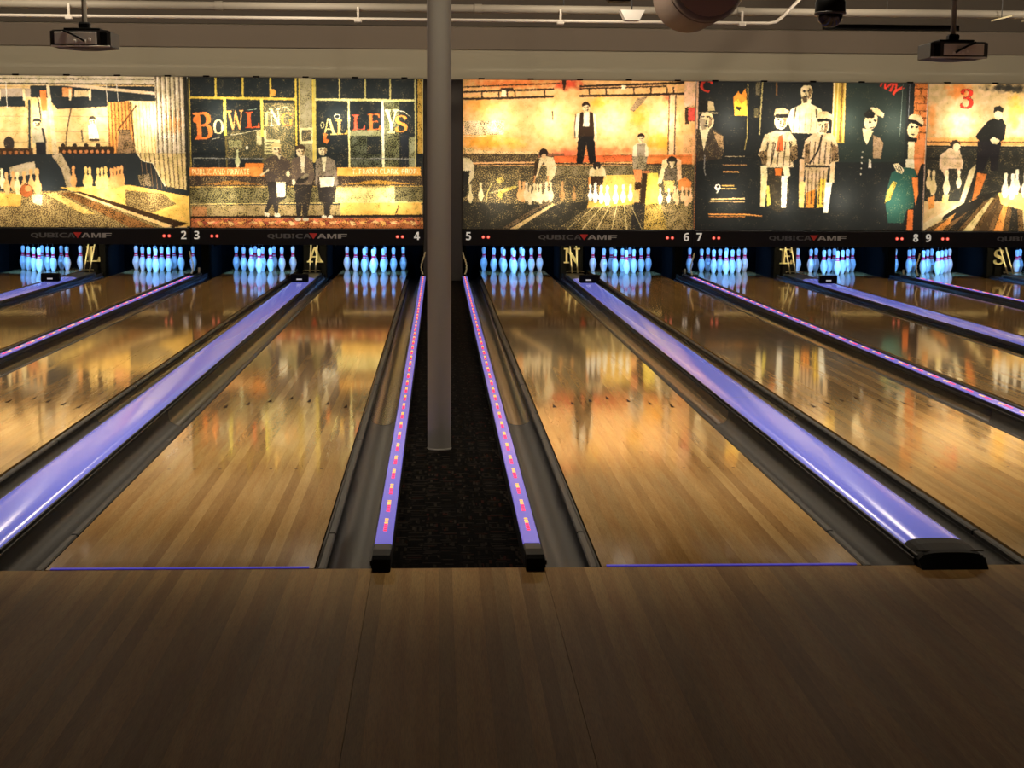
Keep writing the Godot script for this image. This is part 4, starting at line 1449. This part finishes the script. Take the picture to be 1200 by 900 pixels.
	P(col(230, 206, 160), 0.1, [698, 196, 702, 196, 700, 201])
	P(col(240, 214, 160), 0.1, [777, 188, 782, 186, 784, 192, 776, 216, 771, 216])
	P(col(238, 190, 142), 0.1, [793, 186, 799, 188, 800, 212, 794, 214])
	P(col(120, 106, 84), 0.45, [780, 198, 794, 198, 794, 214, 779, 214])
	P(col(222, 190, 110), 0.3, [778, 212, 792, 212, 790, 226, 780, 226])
	E(col(50, 42, 36), 0.1, 788, 189.5, 5.8, 5.6)
	P(col(230, 210, 164), 0.1, [784, 190, 792, 190, 789, 198, 787, 198])
	P(col(228, 138, 70), 0.15, [796, 212, 804, 208, 812, 214, 812, 224, 796, 224])
	# pins
	for p in [[551, 238, 23], [563.3, 236, 23]]: PIN(p[0], p[1], p[2], col(222, 206, 156))
	for p in [[609, 236, 25], [613.5, 237, 25], [617, 236, 23], [626, 236, 22], [629.5, 237, 22], [633.5, 239, 24], [640, 237, 25], [645.5, 237, 24], [621, 240, 23]]: PIN(p[0], p[1], p[2], col(214, 160, 104) if p[0] < 615 else col(206, 184, 142))
	for p in [[659, 236, 24], [673, 236, 18]]: PIN(p[0], p[1], p[2], col(176, 134, 84), 0.3)
	for p in [[692, 236, 20], [698, 238, 24], [705, 239, 22], [712, 241, 24], [722, 239, 22], [731, 238, 22], [739.5, 236, 20]]: PIN(p[0], p[1], p[2], col(250, 240, 214), 0.02)
	for p in [[775, 240, 20], [785, 239, 18], [792, 236, 18], [795, 241, 20], [801, 237, 18], [806, 242, 22], [811, 238, 18]]: PIN(p[0], p[1], p[2], col(246, 224, 180) if p[0] < 790 else col(226, 180, 130), 0.04)
	return finish(13)

func paint_d() -> ImageTexture:
	canvas(815, 1087.5, 96, 97.7, 270.3, 271.3, col(38, 40, 40), 0.12)
	var ink := col(34, 32, 30)
	var tan_ := col(214, 186, 138)
	var cream := col(238, 220, 172)
	R(col(44, 52, 48), 0.12, 982, 97, 1062, 190)
	R(col(226, 178, 140), 0.2, 814, 96, 817.5, 180)
	R(col(232, 146, 84), 0.15, 814, 180, 816, 271)
	# red lettering fragments
	T("C", 819, 94, 833, 108, col(206, 66, 50), 20, false)
	T("M", 1031, 94, 1047, 105, col(214, 66, 50), 25, false)
	T("Y", 1043, 98, 1057, 112, col(222, 72, 54), 35, false)
	# door and posts
	L(col(172, 152, 92), 1.4, [875, 98, 875.5, 160, 873, 176])
	L(col(196, 180, 120), 1.8, [892, 97, 890, 158])
	R(col(112, 102, 76), 0.4, 884, 97, 889.5, 112)
	R(col(92, 86, 62), 0.4, 883, 127, 888, 138)
	L(col(110, 80, 50), 2.0, [908.5, 97, 909, 112])
	R(col(196, 160, 72), 0.15, 975, 97, 990.5, 168)
	for x in [[976.5, cream], [981.0, col(236, 210, 130)], [986.0, col(120, 84, 40)], [989.5, col(226, 190, 110)]]: L(x[1], 1.6, [x[0], 97, x[0] - 0.8, 166])
	R(col(222, 132, 70), 0.2, 1071.5, 97, 1088, 192)
	for k in 7: L(col(150, 82, 40), 0.8, [1072, 104 + k * 8.5, 1088, 104 + k * 8.5])
	for k in 8: L(col(150, 82, 40), 0.7, [1074 + (k % 3) * 5, 96 + k * 8.5, 1074 + (k % 3) * 5, 104 + k * 8.5])
	L(col(110, 120, 110), 0.8, [1057.5, 98, 1056, 160])
	L(col(120, 124, 130), 0.8, [1065.5, 98, 1065.5, 140])
	# a flame-like poster
	P(col(232, 142, 54), 0.1, [859, 126, 858, 114, 864, 107, 867, 111, 872, 104, 874, 112, 874, 128])
	P(col(240, 196, 66), 0.1, [859, 120, 864, 116, 868, 122, 874, 116, 875, 136, 860, 136])
	P(ink, 0.1, [862, 125, 868, 126, 866, 130, 862, 128])
	# man with the tall hat
	P(col(58, 50, 44), 0.35, [816, 152, 824, 148, 834, 150, 848, 160, 849, 176, 846, 186, 816, 190])
	P(col(168, 136, 96), 0.4, [835, 153, 847, 160, 848, 174, 842, 172, 838, 162])
	P(cream, 0.08, [819, 148, 832, 148, 828, 164, 825, 178, 822, 164])
	E(col(232, 210, 160), 0.08, 827.5, 142, 8.6, 11)
	P(col(180, 156, 124), 0.2, [819, 140, 826, 140, 827, 152, 822, 152])
	for x in [823.0, 829.0]: E(ink, 0, x, 137, 1.5, 0.8)
	P(col(196, 172, 126), 0.12, [827, 118, 835, 119, 837, 130, 827, 131])
	P(ink, 0.1, [820, 117, 828, 118, 828, 131, 819, 131])
	L(col(206, 184, 140), 1.6, [818, 132.5, 840, 132.5])
	L(col(150, 146, 140), 1.6, [826, 182, 826, 200, 828, 206])
	# stairs
	L(col(196, 176, 140), 1.2, [850, 183.5, 873, 183.5])
	L(col(196, 150, 96), 1.3, [848, 193.5, 876, 193.5])
	L(col(214, 156, 90), 1.8, [848, 201.5, 867, 201.5])
	L(col(226, 184, 96), 1.8, [847, 218, 862, 218])
	L(col(230, 196, 120), 1.8, [847, 221.5, 865, 221.5])
	L(col(226, 196, 130), 2.0, [834, 234, 875, 233])
	L(col(196, 160, 110), 1.6, [833, 236.5, 875, 237])
	L(col(214, 150, 80), 2.0, [832, 252, 874, 252, 896, 254])
	L(col(196, 130, 66), 1.4, [832, 254.5, 876, 254.5])
	E(col(236, 228, 206), 0.02, 842.5, 220, 3.8, 4)
	E(ink, 0, 842.5, 219, 1.1, 1.6)
	L(col(236, 228, 206), 1.8, [845, 221, 841, 227])
	# the tallest man, in a white shirt
	P(cream, 0.06, [922, 140, 926, 128, 938, 122, 951, 122, 962, 128, 968, 140, 966, 152, 956, 157, 928, 156])
	L(col(110, 92, 64), 1.4, [932, 126, 930, 140])
	L(col(110, 92, 64), 1.4, [956, 128, 957, 138])
	P(cream, 0.05, [938, 116, 950, 116, 950, 126, 939, 126])
	E(col(222, 200, 152), 0.12, 944, 108, 7.2, 10.5)
	P(ink, 0.1, [936, 104, 938, 98, 944, 96, 950, 98, 953, 104, 948, 100, 941, 100])
	P(col(80, 64, 46), 0.2, [939, 114, 944, 112, 945, 120, 941, 121])
	for x in [941.0, 946.5]: E(ink, 0, x, 107, 1.4, 1.2)
	L(ink, 0.8, [941, 113, 946, 113])
	# boy at the left with a red tie
	P(col(46, 42, 36), 0.3, [900, 196, 928, 196, 926, 244, 916, 250, 904, 244])
	P(col(222, 196, 150), 0.22, [896, 158, 908, 153, 926, 154, 934, 164, 936, 184, 930, 190, 932, 196, 897, 197, 894, 186, 889, 182])
	for s in [[901, 168, 896, 190], [909, 168, 905, 192], [926, 166, 930, 190]]: L(ink, 0.9, s)
	P(col(226, 96, 48), 0.08, [913, 160, 917, 158, 919, 176, 914, 178, 910, 176])
	P(col(120, 100, 70), 0.3, [893, 184, 899, 186, 899, 194, 893, 192])
	P(cream, 0.1, [892, 194, 900, 194, 901, 208, 893, 208])
	P(cream, 0.1, [918, 196, 926, 194, 928, 206, 922, 212])
	E(cream, 0.04, 915, 142, 8, 10)
	P(tan_, 0.2, [906, 136, 908, 128, 916, 126, 924, 129, 924, 134, 914, 133])
	for x in [912.0, 918.0]: E(ink, 0, x, 140, 1.2, 0.8)
	P(col(226, 124, 56), 0.15, [909, 197, 918, 197, 917, 206, 910, 206])
	P(col(226, 206, 96), 0.15, [900, 218, 903, 218, 906, 240, 901, 243])
	P(col(240, 214, 154), 0.03, [893, 206, 901, 206, 899, 243, 893, 243])
	P(col(248, 240, 214), 0.02, [917, 206, 925, 206, 924, 244, 918, 244])
	# boy at the right with a cap
	P(col(206, 176, 134), 0.2, [945, 196, 973, 196, 971, 212, 968, 243, 960, 243, 960, 214, 957, 243, 947, 243])
	P(col(232, 146, 60), 0.15, [947, 226, 958, 222, 957, 244, 947, 244])
	P(col(236, 196, 76), 0.12, [962, 210, 970, 210, 967, 244, 960, 244])
	P(col(218, 188, 146), 0.16, [944, 164, 954, 156, 976, 156, 983, 170, 985, 190, 976, 190, 974, 196, 945, 195, 946, 186, 941, 184])
	L(ink, 1.8, [964, 158, 960, 176, 950, 192])
	L(ink, 1.6, [946, 194.5, 974, 195])
	P(col(218, 180, 134), 0.12, [938, 186, 945, 186, 944, 214, 938, 213])
	P(col(228, 196, 150), 0.1, [975, 187, 981, 187, 980, 214, 974, 214])
	E(cream, 0.08, 964, 148, 8, 9.5)
	P(tan_, 0.15, [957, 138, 960, 131, 968, 130, 976, 135, 977, 142, 966, 138, 957, 139])
	P(ink, 0.1, [958, 139, 968, 139, 974, 143, 966, 142, 958, 143])
	for x in [961.0, 967.0]: E(ink, 0, x, 146.5, 1.5, 0.9)
	L(ink, 0.7, [961, 153, 966, 153])
	P(col(238, 208, 130), 0.03, [938, 213, 946, 213, 945, 244, 939, 244])
	P(col(248, 240, 214), 0.02, [970, 214, 978, 214, 974, 250, 968, 250])
	for f in [[827.5, 142, 8.0], [944.0, 108, 7.0], [915.0, 142, 7.4], [964.0, 148, 7.4]]:
		P(col(170, 138, 98), 0.55, [f[0] + f[2] * 0.4, f[1] - 5, f[0] + f[2] * 0.9, f[1] - 4, f[0] + f[2] * 0.75, f[1] + 5, f[0] + f[2] * 0.25, f[1] + 9])
		L(ink, 0.7, [f[0], f[1] - 1, f[0] - 1, f[1] + 3, f[0] + 1, f[1] + 3.4])
		L(ink, 0.8, [f[0] - 2.4, f[1] + 6, f[0] + 2.2, f[1] + 6])
	P(ink, 0.2, [908, 134, 923, 134, 922, 138, 909, 138])
	for k in 5:
		L(col(120, 96, 66), 0.9, [900 + k * 7.0, 166, 897 + k * 7.4, 194], 0.4)
		L(col(126, 100, 70), 0.9, [950 + k * 6.4, 166, 948 + k * 6.6, 192], 0.4)
		L(col(196, 172, 128), 0.8, [930 + k * 7.0, 130, 930 + k * 6.6, 154], 0.4)
		L(col(128, 96, 62), 0.8, [949 + k * 4.6, 200, 949 + k * 4.4, 240], 0.4)
	P(col(150, 122, 84), 0.6, [890, 178, 900, 176, 900, 192, 894, 190])
	P(col(150, 122, 84), 0.6, [926, 172, 935, 170, 936, 186, 928, 190])
	P(col(160, 128, 90), 0.6, [944, 170, 950, 168, 950, 192, 944, 190])
	P(col(160, 128, 90), 0.6, [976, 168, 983, 172, 984, 188, 976, 190])
	# man in a cap, head tilted
	P(col(166, 138, 104), 0.35, [1024, 158, 1034, 162, 1037, 168, 1035, 186, 1025, 186])
	P(cream, 0.08, [1011, 150, 1025, 153, 1020, 164, 1017, 170, 1013, 162])
	E(col(228, 202, 152), 0.1, 1021, 142, 8, 10.5, 18)
	P(ink, 0.08, [1012, 134, 1018, 128, 1026, 132, 1024, 138, 1016, 138])
	P(tan_, 0.15, [1019, 126, 1028, 126, 1037, 133, 1035, 138, 1026, 134])
	for p in [[1020, 143], [1026, 141]]: E(ink, 0, p[0], p[1], 1.5, 1.0)
	L(ink, 0.8, [1020, 150, 1025, 149])
	for k in 5: E(col(216, 206, 180), 0.0, 1012.5 - k * 0.3, 178 + k * 6.5, 1.1, 1.1)
	P(col(206, 196, 172), 0.1, [1020, 186, 1023, 186, 1024, 197, 1020, 197])
	# man in the straw hat
	P(col(46, 84, 74), 0.25, [1048, 202, 1062, 196, 1078, 196, 1076, 244, 1068, 246, 1064, 262, 1046, 262, 1041, 232])
	P(col(206, 182, 84), 0.35, [1050, 212, 1055, 214, 1048, 234, 1041, 239, 1043, 226])
	P(cream, 0.1, [1066, 164, 1077, 164, 1074, 186, 1066, 186])
	P(col(228, 140, 80), 0.1, [1074, 166, 1086, 160, 1084, 190, 1079, 206, 1074, 196])
	P(col(232, 222, 190), 0.1, [1064, 186, 1074, 186, 1075, 198, 1064, 196])
	P(cream, 0.1, [1049, 192, 1056, 191, 1063, 199, 1061, 204, 1054, 202])
	for k in 3: L(ink, 0.5, [1052 + k * 2.6, 194, 1057 + k * 2, 202])
	E(col(228, 204, 154), 0.1, 1071.5, 152, 7, 9.5)
	P(ink, 0.05, [1064, 160, 1077, 162, 1076, 166, 1064, 165])
	P(tan_, 0.12, [1066, 136, 1070, 133, 1080, 135, 1084, 142, 1083, 148, 1074, 142, 1065, 140])
	P(ink, 0.05, [1065, 139.5, 1075, 141, 1083, 147, 1082, 149, 1074, 145, 1065, 142])
	for x in [1070.0, 1076.0]: E(ink, 0, x, 148.5, 1.8, 1.0)
	L(ink, 0.8, [1069, 157, 1074, 157.5])
	P(col(230, 134, 66), 0.1, [1072, 208, 1080, 208, 1081, 226, 1078, 242])
	P(col(222, 120, 60), 0.1, [1069, 246, 1076, 246, 1076, 271, 1068, 271])
	R(col(222, 190, 160), 0.1, 1086.6, 97, 1088, 272)
	return finish(14)

func paint_e() -> ImageTexture:
	canvas(1088, 1360, 97.7, 99.6, 271.3, 273, col(212, 180, 130), 0.03)
	var ink := col(40, 38, 34)
	dye(col(230, 138, 66), 1124, 106, 22, 14, 0.9)
	dye(col(226, 146, 76), 1093, 140, 8, 30, 0.8)
	dye(col(236, 176, 70), 1192, 130, 14, 34, 0.8)
	dye(col(50, 48, 42), 1182, 103, 36, 7, 1.0)
	dye(col(230, 150, 70), 1260, 130, 50, 30, 0.7)
	T("3", 1125.5, 104, 1141.5, 127, col(216, 60, 44))
	R(col(228, 164, 96), 0.12, 1088, 161, 1360, 170)
	L(col(130, 86, 50), 1.0, [1088, 166, 1360, 168])
	L(ink, 2.0, [1088, 171.5, 1360, 173.5])
	R(col(46, 46, 42), 0.3, 1088, 173, 1360, 236)
	# floor boards of the picture
	P(col(120, 92, 58), 0.45, [1082, 274, 1190, 222, 1360, 222, 1360, 276])
	for k in 11:
		var c: Color = [col(226, 150, 76), ink, col(214, 190, 130), col(80, 62, 42)][k % 4]
		P(c, 0.25, [1150 + k * 9.0, 232, 1154 + k * 9.0, 232, 1108 + k * 19.0, 274, 1096 + k * 19.0, 274])
	P(col(236, 190, 108), 0.15, [1176, 226, 1200, 226, 1230, 226, 1220, 250, 1180, 240])
	P(col(216, 196, 150), 0.1, [1082, 266, 1130, 238, 1140, 200, 1152, 188, 1158, 190, 1147, 204, 1136, 240, 1088, 272])
	P(ink, 0.15, [1148, 200, 1152, 200, 1140, 242, 1110, 260, 1112, 254, 1136, 238])
	P(col(206, 122, 60), 0.25, [1150, 202, 1162, 204, 1154, 228, 1145, 236])
	P(ink, 0.2, [1130, 244, 1160, 228, 1178, 224, 1120, 262])
	# boy bending, boy seated
	P(col(226, 194, 154), 0.15, [1104, 182, 1116, 173, 1128, 176, 1133, 190, 1132, 198, 1124, 198, 1104, 198])
	P(col(222, 190, 150), 0.15, [1104, 186, 1114, 186, 1116, 204, 1112, 208, 1106, 198])
	P(col(216, 180, 140), 0.15, [1124, 190, 1131, 190, 1129, 206, 1126, 206])
	E(col(50, 40, 34), 0.1, 1122, 169, 6, 5)
	E(col(236, 208, 160), 0.1, 1124, 172, 4.4, 5)
	P(col(36, 36, 34), 0.06, [1160, 142, 1167, 138, 1177, 139, 1182, 147, 1180, 163, 1172, 168, 1152, 166, 1146, 160, 1152, 151])
	P(col(38, 36, 38), 0.1, [1149, 165, 1177, 166, 1174, 200, 1166, 200, 1164, 182, 1158, 200, 1148, 200])
	P(col(232, 208, 166), 0.08, [1163, 163, 1168, 160, 1176, 164, 1172, 169, 1166, 168])
	E(col(236, 212, 166), 0.06, 1172, 134.5, 4.8, 6)
	P(ink, 0.05, [1166, 132, 1167, 125, 1173, 123.5, 1178, 127, 1177, 131, 1171, 129])
	# pins
	for p in [[1092.5, 222, 24], [1098, 229, 30], [1114, 229, 30], [1128.5, 221, 22]]: PIN(p[0], p[1], p[2], col(222, 196, 144) if p[0] < 1100 else col(244, 228, 184))
	P(col(226, 150, 76), 0.2, [1092, 232, 1101, 229, 1100, 244, 1094, 246])
	P(col(232, 208, 130), 0.2, [1110, 228, 1118, 228, 1116, 238, 1109, 238])
	for p in [[1184.5, 232, 30], [1193, 234, 31], [1198, 228, 30], [1208, 232, 30], [1218, 230, 30], [1228, 232, 30], [1280, 234, 30], [1292, 232, 30], [1303, 234, 30], [1315, 232, 30]]: PIN(p[0], p[1], p[2], col(244, 232, 200))
	P(col(70, 56, 44), 0.3, [1240, 150, 1262, 146, 1270, 200, 1234, 200])
	fig_face(1252, 140, 6, 8, col(232, 206, 156), ink)
	return finish(15)
